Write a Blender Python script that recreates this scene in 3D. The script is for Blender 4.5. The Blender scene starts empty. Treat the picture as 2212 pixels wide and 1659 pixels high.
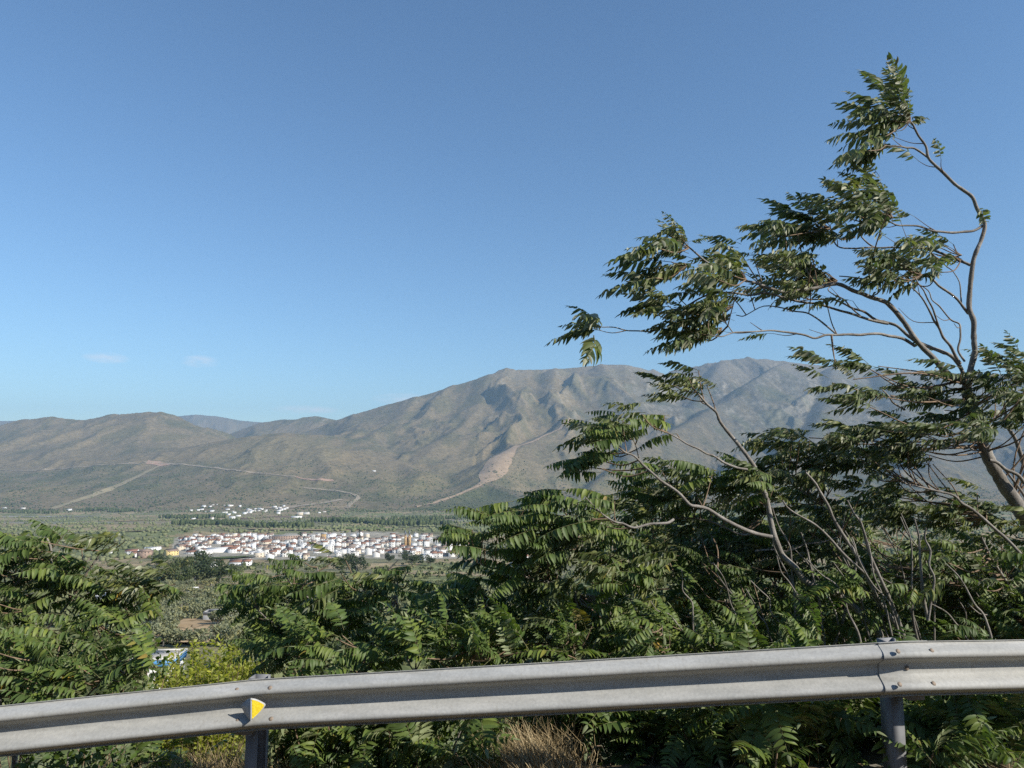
import bpy, math, random
import numpy as np
from mathutils import Vector, Matrix

R = math.radians
DRAFT = False
random.seed(7)
rng = np.random.default_rng(11)
scene = bpy.context.scene

# ------------------------------------------------------------------ camera
EYE = Vector((0.0, 0.0, 1.8))
PITCH = R(6.45)
FPX = 1544.0                      # focal length in units of a 2212-wide picture
cam_data = bpy.data.cameras.new("camera")
cam_data.sensor_width = 36.0
cam_data.lens = 36.0 * FPX / 2212.0
cam_data.clip_start = 0.05
cam_data.clip_end = 60000.0
cam = bpy.data.objects.new("camera", cam_data)
scene.collection.objects.link(cam)
cam.location = EYE
cam.rotation_euler = (R(90) + PITCH, 0, 0)
scene.camera = cam

HAZE = 5.0e-5

# ------------------------------------------------------------------ light
SUN_EL, SUN_AZ = R(34), R(60)     # azimuth: to the right of straight behind the camera
sun_from = Vector((math.sin(SUN_AZ) * math.cos(SUN_EL), -math.cos(SUN_AZ) * math.cos(SUN_EL), math.sin(SUN_EL)))
sd = bpy.data.lights.new("sun", 'SUN')
sd.energy = 5.0
sd.angle = R(0.5)
sd.color = (1.0, 0.93, 0.82)
sun = bpy.data.objects.new("sun", sd)
scene.collection.objects.link(sun)
sun.rotation_euler = sun_from.to_track_quat('Z', 'Y').to_euler()

world = bpy.data.worlds.new("World")
scene.world = world
world.use_nodes = True
wn, wl = world.node_tree.nodes, world.node_tree.links
bg = wn["Background"]
sky = wn.new("ShaderNodeTexSky")
sky.sky_type = 'NISHITA'
sky.sun_disc = False
sky.sun_elevation = SUN_EL
sky.sun_rotation = math.pi - SUN_AZ
sky.altitude = 500
sky.air_density = 1.2
sky.dust_density = 0.3
sky.ozone_density = 3.0
bg.inputs["Strength"].default_value = 0.115
# a few small white cloud wisps low over the hills
geo = wn.new("ShaderNodeTexCoord")
nz = wn.new("ShaderNodeTexNoise"); nz.inputs["Scale"].default_value = 34; nz.inputs["Detail"].default_value = 6
mp = wn.new("ShaderNodeMapping"); mp.inputs["Scale"].default_value = (1, 1, 4)
wl.new(geo.outputs["Generated"], mp.inputs["Vector"]); wl.new(mp.outputs[0], nz.inputs["Vector"])
CLOUDS = [(230, 773, 34, 9), (432, 781, 30, 11), (870, 862, 55, 11), (660, 885, 60, 8)]

def px_dir(u, v):
    a, b = u - 1106.0, v - 829.5
    return Vector((a, FPX * math.cos(PITCH) + b * math.sin(PITCH), FPX * math.sin(PITCH) - b * math.cos(PITCH)))

acc = None
for (u, v, rx, ry) in CLOUDS:
    d = px_dir(u, v).normalized()
    sub = wn.new("ShaderNodeVectorMath"); sub.operation = 'SUBTRACT'
    wl.new(geo.outputs["Generated"], sub.inputs[0]); sub.inputs[1].default_value = d
    mul = wn.new("ShaderNodeVectorMath"); mul.operation = 'MULTIPLY'
    sx, sy = 1600.0 / rx, 1600.0 / ry
    wl.new(sub.outputs[0], mul.inputs[0]); mul.inputs[1].default_value = (sx, sx, sy)
    ln = wn.new("ShaderNodeVectorMath"); ln.operation = 'LENGTH'
    wl.new(mul.outputs[0], ln.inputs[0])
    mr = wn.new("ShaderNodeMapRange"); mr.inputs[1].default_value = 1.3; mr.inputs[2].default_value = 0.0
    mr.inputs[3].default_value = 0.0; mr.inputs[4].default_value = 1.0
    wl.new(ln.outputs["Value"], mr.inputs[0])
    if acc is None:
        acc = mr.outputs[0]
    else:
        ad = wn.new("ShaderNodeMath"); ad.operation = 'MAXIMUM'
        wl.new(acc, ad.inputs[0]); wl.new(mr.outputs[0], ad.inputs[1]); acc = ad.outputs[0]
cm = wn.new("ShaderNodeMath"); cm.operation = 'MULTIPLY'
nr = wn.new("ShaderNodeMapRange"); nr.inputs[1].default_value = 0.30; nr.inputs[2].default_value = 0.65
wl.new(nz.outputs["Fac"], nr.inputs[0])
wl.new(acc, cm.inputs[0]); wl.new(nr.outputs[0], cm.inputs[1])
cm2 = wn.new("ShaderNodeMath"); cm2.operation = 'MULTIPLY'; cm2.inputs[1].default_value = 0.9
wl.new(cm.outputs[0], cm2.inputs[0])
mix = wn.new("ShaderNodeMixRGB"); mix.inputs[2].default_value = (7.2, 7.2, 7.6, 1)
tint = wn.new("ShaderNodeMixRGB"); tint.blend_type = 'MULTIPLY'; tint.inputs[0].default_value = 1.0; tint.inputs[2].default_value = (0.79, 0.965, 1.09, 1)   # camera white balance
wl.new(sky.outputs[0], tint.inputs[1])
wl.new(cm2.outputs[0], mix.inputs[0]); wl.new(tint.outputs[0], mix.inputs[1])
wl.new(mix.outputs[0], bg.inputs["Color"])

scene.view_settings.view_transform = 'Standard'
scene.view_settings.look = 'None'
scene.view_settings.exposure = 0.22
scene.view_settings.gamma = 1.0
scene.render.engine = 'CYCLES'
cy = scene.cycles
cy.use_denoising = False
try:
    cy.denoiser = 'OPENIMAGEDENOISE'
except Exception:
    pass
cy.use_adaptive_sampling = False
cy.sample_clamp_indirect = 4.0
cy.max_bounces = 8
cy.diffuse_bounces = 3
cy.glossy_bounces = 2
cy.transmission_bounces = 4
cy.volume_bounces = 0
cy.caustics_reflective = False
cy.caustics_refractive = False

# ------------------------------------------------------------------ helpers
COL = scene.collection

def W(u, v, y):
    """point at depth y (m) on the ray through picture position (u, v), picture 2212 wide"""
    d = px_dir(u, v)
    return EYE + d * (y / d.y)

def tz(u, v):
    d = px_dir(u, v)
    return d.x / d.y, d.z / d.y

def tag(o, label=None, cat=None, group=None, kind=None):
    if label: o["label"] = label
    if cat: o["category"] = cat
    if group: o["group"] = group
    if kind: o["kind"] = kind
    return o

def link(name, data, parent=None, loc=None, mat=None):
    o = bpy.data.objects.new(name, data)
    COL.objects.link(o)
    if parent is not None: o.parent = parent
    if loc is not None: o.location = loc
    if mat is not None and data is not None and len(data.materials) == 0:
        data.materials.append(mat)
    return o

def empty(name, loc):
    o = bpy.data.objects.new(name, None)
    o.empty_display_size = 0.2
    COL.objects.link(o); o.location = loc
    return o

def mesh_np(name, verts, faces, mats=(), midx=None, smooth=False):
    """verts Nx3; faces: list of arrays (each Kx3 or Kx4)"""
    me = bpy.data.meshes.new(name)
    verts = np.asarray(verts, dtype=np.float32)
    if not isinstance(faces, (list, tuple)) or (len(faces) and np.ndim(faces[0]) != 2):
        faces = [np.asarray(faces)]
    faces = [np.asarray(f, dtype=np.int32) for f in faces if len(f)]
    nl = sum(f.size for f in faces); npoly = sum(len(f) for f in faces)
    me.vertices.add(len(verts)); me.loops.add(nl); me.polygons.add(npoly)
    me.vertices.foreach_set("co", verts.ravel())
    li = np.concatenate([f.ravel() for f in faces])
    tot = np.concatenate([np.full(len(f), f.shape[1], np.int32) for f in faces])
    st = np.concatenate([[0], np.cumsum(tot)[:-1]]).astype(np.int32)
    me.loops.foreach_set("vertex_index", li)
    me.polygons.foreach_set("loop_start", st)
    me.polygons.foreach_set("loop_total", tot)
    if smooth is True:
        me.polygons.foreach_set("use_smooth", np.ones(npoly, bool))
    elif smooth is not False:
        me.polygons.foreach_set("use_smooth", np.asarray(smooth, bool))
    for m in mats: me.materials.append(m)
    if midx is not None:
        me.polygons.foreach_set("material_index", np.asarray(midx, np.int32))
    me.update(calc_edges=True)
    return me

class MB:
    """collects quads/tris into one mesh"""
    def __init__(s): s.v = []; s.f3 = []; s.f4 = []; s.n = 0
    def add(s, v, f):
        v = np.asarray(v, float); s.v.append(v)
        for q in f:
            (s.f4 if len(q) == 4 else s.f3).append([i + s.n for i in q])
        s.n += len(v)
    def box(s, x0, x1, y0, y1, z0, z1):
        v = [(x0,y0,z0),(x1,y0,z0),(x1,y1,z0),(x0,y1,z0),(x0,y0,z1),(x1,y0,z1),(x1,y1,z1),(x0,y1,z1)]
        s.add(v, [(3,2,1,0),(4,5,6,7),(0,1,5,4),(1,2,6,5),(2,3,7,6),(3,0,4,7)])
    def mesh(s, name, mats=(), smooth=False):
        fs = []
        if s.f4: fs.append(np.array(s.f4))
        if s.f3: fs.append(np.array(s.f3))
        return mesh_np(name, np.concatenate(s.v), fs, mats, smooth=smooth)

def tube(pts, rad, sides=6, cap=True):
    """returns verts, quads for a tapered tube along pts"""
    P = np.asarray(pts, float); n = len(P)
    T = np.gradient(P, axis=0); T /= (np.linalg.norm(T, axis=1, keepdims=True) + 1e-9)
    ref = np.array([0.31, 0.9, 0.27])
    A = np.cross(T, ref); A /= (np.linalg.norm(A, axis=1, keepdims=True) + 1e-9)
    B = np.cross(T, A)
    ang = np.linspace(0, 2 * np.pi, sides, endpoint=False)
    rad = np.asarray(rad, float)
    V = P[:, None, :] + rad[:, None, None] * (np.cos(ang)[None, :, None] * A[:, None, :] + np.sin(ang)[None, :, None] * B[:, None, :])
    V = V.reshape(-1, 3)
    i = np.arange(n - 1)[:, None] * sides; j = np.arange(sides)[None, :]; k = (j + 1) % sides
    Q = np.stack([i + j, i + k, i + sides + k, i + sides + j], -1).reshape(-1, 4)
    return V, Q

def catmull(pts, per=6):
    P = np.asarray(pts, float)
    if len(P) < 3:
        s = np.linspace(0, 1, per + 1)[:, None]; return P[0] * (1 - s) + P[-1] * s
    Q = np.vstack([2 * P[0] - P[1], P, 2 * P[-1] - P[-2]])
    out = []
    for i in range(1, len(Q) - 2):
        p0, p1, p2, p3 = Q[i-1], Q[i], Q[i+1], Q[i+2]
        for s in np.linspace(0, 1, per, endpoint=False):
            out.append(0.5 * ((2*p1) + (p2-p0)*s + (2*p0-5*p1+4*p2-p3)*s*s + (3*p1-p0-3*p2+p3)*s**3))
    out.append(P[-1])
    return np.array(out)

# ---- noise in numpy
def _hash(ix, iy, seed):
    h = (ix.astype(np.int64) * 374761393 + iy.astype(np.int64) * 668265263 + seed * 974711) & 0x7fffffff
    h = ((h ^ (h >> 13)) * 1274126177) & 0x7fffffff
    return (h ^ (h >> 16)) & 0xffff
def perlin(x, y, seed=0):
    x = np.asarray(x, float); y = np.asarray(y, float)
    ix = np.floor(x); iy = np.floor(y); fx = x - ix; fy = y - iy
    def g(dx, dy):
        a = _hash(ix + dx, iy + dy, seed) * (2 * np.pi / 65536.0)
        return np.cos(a) * (fx - dx) + np.sin(a) * (fy - dy)
    u = fx * fx * fx * (fx * (fx * 6 - 15) + 10); w = fy * fy * fy * (fy * (fy * 6 - 15) + 10)
    return (g(0,0) * (1-u) + g(1,0) * u) * (1-w) + (g(0,1) * (1-u) + g(1,1) * u) * w
def fbm(x, y, o=5, seed=0, gain=0.5):
    s = 0; a = 1; f = 1
    for i in range(o):
        s = s + a * perlin(x * f, y * f, seed + i * 17); a *= gain; f *= 2.03
    return s
def ridged(x, y, o=5, seed=0, gain=0.5):
    s = 0; a = 1; f = 1; w = 1
    for i in range(o):
        n = 1 - np.abs(perlin(x * f, y * f, seed + i * 29)) * 2.0
        n = np.clip(n, 0, 1) ** 2 * w
        w = np.clip(n * 1.6, 0.15, 1); s = s + a * n; a *= gain; f *= 2.07
    return s

# ---- materials
def new_mat(name):
    m = bpy.data.materials.new(name); m.use_nodes = True
    nt = m.node_tree; b = nt.nodes["Principled BSDF"]
    return m, nt, b
def ramp(nt, fac, stops):
    r = nt.nodes.new("ShaderNodeValToRGB"); e = r.color_ramp.elements
    while len(e) < len(stops): e.new(0.5)
    for el, (p, c) in zip(e, stops):
        el.position = p; el.color = (*c, 1)
    nt.links.new(fac, r.inputs[0]); return r.outputs[0]
def noise(nt, scale, detail=5, rough=0.55, coord="Object", stretch=None, dist=0.0):
    tc = nt.nodes.new("ShaderNodeTexCoord"); n = nt.nodes.new("ShaderNodeTexNoise")
    n.inputs["Scale"].default_value = scale; n.inputs["Detail"].default_value = detail; n.inputs["Roughness"].default_value = rough
    n.inputs["Distortion"].default_value = dist
    if stretch:
        mpn = nt.nodes.new("ShaderNodeMapping"); mpn.inputs["Scale"].default_value = stretch
        nt.links.new(tc.outputs[coord], mpn.inputs[0]); nt.links.new(mpn.outputs[0], n.inputs["Vector"])
    else:
        nt.links.new(tc.outputs[coord], n.inputs["Vector"])
    return n.outputs["Fac"]
def mixc(nt, fac, a, b, mode='MIX'):
    m = nt.nodes.new("ShaderNodeMixRGB"); m.blend_type = mode
    for i, x in ((0, fac), (1, a), (2, b)):
        if isinstance(x, (int, float)): m.inputs[i].default_value = x
        elif isinstance(x, tuple): m.inputs[i].default_value = (*x, 1)
        else: nt.links.new(x, m.inputs[i])
    return m.outputs[0]
def bump(nt, b, h, strength=0.3, dist=0.02):
    n = nt.nodes.new("ShaderNodeBump"); n.inputs["Strength"].default_value = strength; n.inputs["Distance"].default_value = dist
    nt.links.new(h, n.inputs["Height"]); nt.links.new(n.outputs[0], b.inputs["Normal"])
def plain(name, c, rough=0.8, var=0.15, scale=3.0, spec=0.3):
    m, nt, b = new_mat(name)
    f = noise(nt, scale, 4)
    col = ramp(nt, f, [(0.3, tuple(x * (1 - var) for x in c)), (0.7, tuple(min(1, x * (1 + var)) for x in c))])
    nt.links.new(col, b.inputs["Base Color"]); b.inputs["Roughness"].default_value = rough
    b.inputs["Specular IOR Level"].default_value = spec
    return m
# ================================================================== terrain
# guardrail line (x, y, z of beam top), needed for the ground under it
RAIL = [np.array(p) for p in [(-9.55, 5.0, -0.25), (-5.62, 4.83, 0.02), (-1.67, 4.83, 0.417), (2.37, 4.47, 0.742), (6.25, 5.02, 0.66), (10.1, 6.0, 0.52)]]
def rail_y(x): return np.interp(x, [p[0] for p in RAIL], [p[1] for p in RAIL])
def rail_z(x): return np.interp(x, [-40.0] + [p[0] for p in RAIL] + [40.0], [-2.4] + [p[2] for p in RAIL] + [0.1])

VY = [5.0, 5.6, 6.4, 9.0, 14.0, 30.0, 60.0, 90.0, 170.0, 390.0, 700.0, 1100.0, 1500.0, 2100.0, 3000.0, 3600.0, 4200, 20000]
VZ = [0.0, -0.08, -0.5, -2.6, -5.8, -12.5, -20.0, -26.5, -36.0, -62.5, -98.0, -130.0, -137.0, -168.0, -213.0, -221.0, -215.0, -215.0]

def crest(pts, tpts=None):
    a = []
    for (u, v, y) in pts:
        t, k = tz(u, v); a.append((t, EYE.z + k * y, y))
    return np.array(a)
# range crests: (u, v, depth)
L_FAR = crest([(-500,912,15000),(-200,900,15000),(0,907,15000),(40,906,15000),(80,915,15000),(250,925,15000),(345,915,15000),(385,896,15000),(425,893,15000),(465,896,15000),(520,906,15000),(570,910,15000),(700,925,15000),(900,960,15000),(2700,990,15000)])
L_B = crest([(-600,930,7600),(-300,915,7600),(-80,925,7600),(0,918,7600),(60,909,7600),(105,902,7500),(180,907,7400),(230,897,7300),(300,890,7200),(345,890,7200),(390,902,7200),(430,922,7100),(480,945,7000),(530,962,6900),(600,990,6800),(900,1060,6800),(2700,1090,6800)])
L_C = crest([(-600,1010,9500),(350,990,9500),(480,940,9500),(560,912,9500),(620,905,9400),(680,899,9300),(725,906,9300),(800,930,9300),(2700,1000,9300)])
L_D = crest([(-600,1035,5200),(-200,1020,5300),(0,1012,5400),(160,1003,5600),(300,985,5800),(400,966,5900),(500,947,6000),(600,936,6100),(700,939,6200),(780,950,6300),(860,975,6300),(960,1010,6000),(1100,1050,5600),(2700,1100,5200)])
L_E = crest([(-600,1050,8600),(500,1000,8600),(640,940,8400),(730,907,8300),(780,891,8200),(830,874,8200),(880,861,8200),(930,848,8200),(1000,826,8200),(1060,808,8200),(1120,797,8200),(1180,795,8200),(1250,791,8200),(1300,785,8200),(1350,785,8200),(1390,795,8300),(1420,806,8500),(1450,812,8800),(1500,815,9000),(1700,840,9200),(2100,880,9200),(2700,900,9200)])
L_E2 = crest([(-600,1060,9000),(1300,900,9200),(1400,835,9200),(1450,808,9200),(1500,791,9100),(1552,783,9000),(1556,777,9000),(1590,775,9000),(1640,776,9000),(1700,781,9000),(1760,786,9000),(1850,795,9000),(1950,799,9000),(2050,804,9000),(2212,812,9000),(2700,840,9000)])
LAYERS = [(L_FAR, 12500, -150, 1.0, 0.35), (L_B, 4300, -200, 1.25, 0.3), (L_C, 7200, -60, 1.0, 0.3), (L_D, 3750, -218, 1.15, 0.25), (L_E, 4500, -200, 1.35, 0.35), (L_E2, 5600, -190, 1.5, 0.3)]
# spurs running down towards the valley: polyline of (u, v, depth), side slope
SPURS = [
 ([(1500,880,7700),(1380,900,7100),(1290,912,6600),(1200,931,6100),(1152,953,5700),(1088,981,5250),(1064,1015,4850),(1049,1040,4650),(986,1070,4250),(900,1093,3900)], 0.42),
 ([(1049,1040,4650),(1110,1060,4350),(1180,1085,4000)], 0.55),
 ([(1700,783,8700),(1674,793,8300),(1620,827,7800),(1602,854,7500),(1548,875,7100),(1507,902,6600),(1455,929,6100),(1400,962,5600),(1330,1010,5000),(1270,1060,4400)], 0.62),
 ([(1560,780,8900),(1530,830,8200),(1495,880,7600)], 0.6),
 ([(1800,792,8700),(1790,850,7600),(1760,930,6500),(1700,1010,5300),(1640,1070,4500)], 0.55),
 ([(1900,797,8700),(1940,880,7300),(1990,960,6200),(2040,1030,5200),(2080,1080,4500)], 0.55),
 ([(2420,850,7600),(2360,950,6200),(2290,1060,4900),(2200,1102,4200),(2080,1140,3700)], 0.5),
 ([(1300,786,8100),(1330,840,7400),(1350,890,6900)], 0.6),
 ([(1200,795,8100),(1190,850,7400),(1160,900,6800)], 0.5),
 ([(1060,808,8100),(1040,870,7400),(1000,920,6700),(940,960,6000)], 0.42),
 ([(900,856,8100),(870,900,7500),(800,940,6800)], 0.35),
 ([(860,1000,5600),(915,1020,5000),(880,1062,4400),(820,1085,4000)], 0.4),
 ([(330,998,5550),(260,1040,4900),(180,1075,4300),(110,1100,3950)], 0.3),
 ([(640,1015,5600),(560,1050,4800),(500,1080,4200)], 0.28),
 ([(60,905,7500),(110,960,6600),(150,1000,6000)], 0.35),
 ([(320,890,7200),(290,940,6600),(330,990,5900)], 0.35),
 ([(-20,1020,5200),(60,1050,4500),(130,1085,4000)], 0.3),
]
SP = [(crest(p), s) for p, s in SPURS]

def smax(a, b, k):
    h = np.clip(0.5 + 0.5 * (a - b) / k, 0, 1)
    return b * (1 - h) + a * h + k * h * (1 - h)

def height(x, y):
    x = np.asarray(x, float); y = np.asarray(y, float)
    yy = np.maximum(y, 0.5); t = x / np.maximum(y, 30.0)
    ys = y - rail_y(x) + 4.75
    z = np.interp(np.where(y < 60, ys, y), VY, VZ)
    near = np.clip(1 - (y - 5.0) / 60.0, 0, 1)
    z = z + (rail_z(x) - 0.85) * near
    # rolling ground in the valley
    far = np.clip((y - 40) / 400.0, 0, 1)
    z = z + far * (4.0 * fbm(x / 220.0, y / 260.0, 4, 3))
    z = z + np.clip((y - 7) / 6.0, 0, 1) * (1 - far) * 0.5 * fbm(x / 3.0, y / 3.0, 3, 9)
    m = y > 2600
    if np.any(m):
        xm, ym, tm = x[m], y[m], t[m]
        base = z[m].copy()
        out = base
        # warp for natural gullies
        wx = xm + 260 * fbm(xm / 1400, ym / 1400, 3, 41); wy = ym + 260 * fbm(xm / 1400, ym / 1400, 3, 77)
        gul = ridged(wx / 850.0, wy / 1900.0, 5, 5) - 0.9
        fine = fbm(wx / 260.0, wy / 330.0, 5, 63)
        prom = np.zeros_like(xm)
        for (c, yb, zb, p, back) in LAYERS:
            zc = np.interp(tm, c[:, 0], c[:, 1]); yc = np.interp(tm, c[:, 0], c[:, 2])
            s = np.clip((ym - yb) / (yc - yb), 0, None)
            front = zb + (zc - zb) * np.clip(s, 0, 1) ** p
            lz = np.where(ym <= yc, front, zc - (ym - yc) * back)
            w = np.clip(s, 0, 1); amp = np.clip(w * (1.08 - w) * 4, 0, 1) * np.where(ym > yc, 0.25, 1)
            lz = lz + amp * np.clip((zc - zb) / 900.0, 0.1, 1.0) * np.where(xm < -300, 0.62, 1.0) * (np.where(xm > -300, 155, 120) * gul + 34 * fine)
            lz = np.where(s <= 0, -900 + 0 * lz, lz)
            out = smax(out, lz, 22.0)
        for (c, slope) in SP:
            X = c[:, 0] * c[:, 2]; Y = c[:, 2]; Z = c[:, 1]
            best = np.full(xm.shape, -2000.0)
            for i in range(len(c) - 1):
                dx, dy = X[i+1] - X[i], Y[i+1] - Y[i]; L2 = dx * dx + dy * dy
                q = np.clip(((xm - X[i]) * dx + (ym - Y[i]) * dy) / L2, 0, 1)
                dd = np.hypot(xm - (X[i] + q * dx), ym - (Y[i] + q * dy))
                dd = dd * (1 + 0.25 * fine) 
                zz = Z[i] + q * (Z[i+1] - Z[i]) - slope * (np.sqrt(dd * dd + 60.0 ** 2) - 60.0) + np.clip(dd / 250, 0, 1) * (30 * gul + 10 * fine)
                best = np.maximum(best, zz)
            out = smax(out, best, 26.0)
        edge = np.clip((ym - 3300) / 1500, 0, 1)
        out = out + edge * (5.0 * fbm(xm / 70.0, ym / 90.0, 4, 91))
        z[m] = out
    return z

def hz(x, y): return float(height(np.array([x]), np.array([y]))[0])

def drape(u, v, y0=40.0, y1=12000.0, n=2500):
    """first point of the ground seen at picture position (u, v)"""
    t, k = tz(u, v)
    y = np.geomspace(y0, y1, 260)
    for _ in range(2):
        z = height(t * y, y); zr = EYE.z + k * y
        hit = np.nonzero(z >= zr)[0]
        i = hit[0] if len(hit) else len(y) - 1
        if _ == 0: y = np.linspace(y[max(0, i - 1)], y[i] + 1e-6, 24)
    return Vector((t * y[i], y[i], float(z[i])))

# --- far ground sheet
tcol = np.concatenate([np.linspace(-1.6, -0.8, 40, endpoint=False), np.linspace(-0.8, 0.8, 300 if DRAFT else 800), np.linspace(0.8, 1.6, 41)[1:]])
yrow = np.concatenate([np.geomspace(34, 3500, 190, endpoint=False), np.linspace(3500, 9300, 150 if DRAFT else 400, endpoint=False), np.geomspace(9300, 16500, 45)])
Tg, Yg = np.meshgrid(tcol, yrow)
Xg = Tg * Yg
Zg = height(Xg.ravel(), Yg.ravel()).reshape(Xg.shape)
Zg[0] -= 1.0; Zg[1] -= 0.6
nc, nr_ = len(tcol), len(yrow)
idx = np.arange(nr_ * nc).reshape(nr_, nc)
quads = np.stack([idx[:-1, :-1], idx[:-1, 1:], idx[1:, 1:], idx[1:, :-1]], -1).reshape(-1, 4)
V = np.stack([Xg, Yg, Zg], -1).reshape(-1, 3)

# ground cover colours (what grows or lies there, plus painted right-hand mountain shade)
def ground_colour(X, Y, Z):
    gy, gx = np.gradient(Z)
    dY = np.gradient(Y, axis=0); dX = np.gradient(X, axis=1)
    slope = np.hypot(gy / dY, gx / dX)
    n1 = fbm(X / 900, Y / 900, 5, 201); n2 = fbm(X / 160, Y / 220, 5, 207); n3 = fbm(X / 45, Y / 60, 4, 213)
    scrub = np.array([0.200, 0.160, 0.102]); dry = np.array([0.26, 0.20, 0.112]); green = np.array([0.092, 0.108, 0.046]); rock = np.array([0.35, 0.31, 0.255]); dark = np.array([0.085, 0.082, 0.062])
    def lerp(c, d, m): return c * (1 - m[..., None]) + d * m[..., None]
    c = np.broadcast_to(scrub, X.shape + (3,)).copy()
    c = lerp(c, dry, np.clip(0.5 + 1.1 * n1 + 0.35 * n2, 0, 1) * 0.6)
    c = lerp(c, green, np.clip(0.0 - 1.3 * n1 + 0.8 * n2 - 0.1, 0, 1) * 0.55)
    c = lerp(c, dark, np.clip(n2 * 0.9 + n3 * 0.9 - 0.15, 0, 1) * 0.7)
    rk = np.clip((slope - 0.62) * 2.0 + n3 * 1.1 + n2 * 0.6 - 0.15, 0, 1) * np.clip((Z - 200) / 250, 0, 1) * np.clip(0.3 + X / 2500, 0.1, 1)
    c = lerp(c, np.array([0.092, 0.092, 0.078]), np.clip((X - 500) / 1500, 0, 1) * np.clip((Y - 4800) / 1200, 0, 1) * np.clip(0.8 + 0.5 * n2, 0, 1) * 0.85)  # shade of the right-hand mountain painted in as a darker colour
    c = lerp(c, rock, rk * 0.55)
    wx = X + 60 * n2; st = ridged(wx / 150.0, Y / 420.0, 4, 301); crag = np.clip((st - 1.12) * 2.6 + n3 * 0.5, 0, 1) * np.clip((slope - 0.30) * 4, 0, 1) * np.clip((Z - 260) / 200, 0, 1) * np.clip(0.25 + 1.5 * fbm(X / 700, Y / 700, 3, 317) + (X > 400) * 0.25, 0, 1)
    c = lerp(c, rock, crag * 0.75)
    gl = np.clip((0.62 - ridged(wx / 210.0, Y / 560.0, 4, 331)) * 2.2, 0, 1) * np.clip((Z - 0) / 200, 0, 1)
    c = lerp(c, green * 0.85, gl * 0.38)
    hi = np.clip((Z - 900) / 250 + n2 * 0.5, 0, 1)
    c = lerp(c, np.array([0.215, 0.185, 0.15]), hi * 0.7)
    U_ = 1106 + 1560 * X / Y; V_ = 1005 - 1554 * (Z - 1.8) / Y
    def patch(poly, col, m, lo=3600, hi=7000):
        nonlocal c
        P = np.array(poly, float); a, d = P[:, 0], P[:, 1]; a2, d2 = np.roll(a, -1), np.roll(d, -1); sel = (Y > lo) & (Y < hi); uu = U_[sel] + 6 * n2[sel]; vv = V_[sel] + 4 * n3[sel]; ins = np.zeros(uu.shape, bool)
        for i in range(len(P)):
            if d[i] != d2[i]: ins ^= ((d[i] > vv) != (d2[i] > vv)) & (uu < (a2[i] - a[i]) * (vv - d[i]) / (d2[i] - d[i]) + a[i])
        w = np.zeros(X.shape); w[sel] = ins * m; c = lerp(c, np.array(col), w)
    patch([(820, 1072), (850, 1045), (912, 1018), (922, 1070)], (0.27, 0.215, 0.115), 0.75)
    patch([(922, 1070), (914, 1018), (1000, 990), (1070, 985), (1050, 1035), (985, 1066)], (0.215, 0.172, 0.098), 0.65)
    patch([(1066, 1045), (1110, 985), (1190, 1010), (1240, 1060), (1180, 1100), (1110, 1070)], (0.26, 0.205, 0.125), 0.6)
    patch([(430, 1000), (560, 945), (700, 945), (740, 985), (660, 1015), (520, 1012)], (0.22, 0.185, 0.105), 0.5)
    patch([(830, 1105), (935, 1092), (1050, 1048), (1120, 1075), (1150, 1110), (1000, 1130), (840, 1125)], (0.085, 0.10, 0.042), 0.7)
    # green skirts at the foot of the mountains
    foot = np.exp(-((Z + 120) / 70.0) ** 2) * np.clip((Y - 3400) / 300, 0, 1) * np.clip(0.55 + n2 * 1.2, 0, 1)
    c = lerp(c, green, foot * 0.55)
    # the valley floor: groves, tilled plots, river bed
    val = 1 - np.clip((Y - 3350) / 250, 0, 1)
    grove = np.array([0.22, 0.21, 0.125]); plot = np.array([0.37, 0.29, 0.18]); grass = np.array([0.20, 0.23, 0.10])
    vc = np.broadcast_to(grove, X.shape + (3,)).copy()
    cell = _hash(np.floor((X + 40 * n1) / 95.0), np.floor((Y + 50 * n1) / 130.0), 5) / 65536.0
    vc = lerp(vc, plot, (cell > 0.66) * 0.85); vc = lerp(vc, grass, (cell < 0.3) * 0.7)
    vc = vc * (1 + 0.35 * n3[..., None])
    c = lerp(c, np.clip(vc, 0.01, 1), val)
    riv_y = 2480 + 130 * np.sin(X / 700.0 + 0.6) + 60 * n1 + X * 0.10
    riv = np.clip(1.3 - np.abs(Y - riv_y) / (95 + 40 * n2), 0, 1)
    c = lerp(c, np.array([0.27, 0.255, 0.22]), riv * 0.95)
    patch([(372, 1200), (380, 1158), (600, 1152), (760, 1146), (1015, 1154), (1015, 1212), (860, 1205), (640, 1220), (560, 1214), (470, 1200)], (0.40, 0.365, 0.31), 0.85, 900, 1750)
    patch([(520, 1124), (530, 1098), (600, 1086), (745, 1076), (760, 1090), (735, 1122)], (0.30, 0.235, 0.15), 0.7, 2600, 4600)
    patch([(240, 1132), (250, 1118), (365, 1116), (520, 1128), (520, 1136), (380, 1140)], (0.29, 0.235, 0.14), 0.5, 1800, 3300)
    return np.clip(c, 0.01, 1)
Cg = ground_colour(Xg, Yg, Zg)

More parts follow.
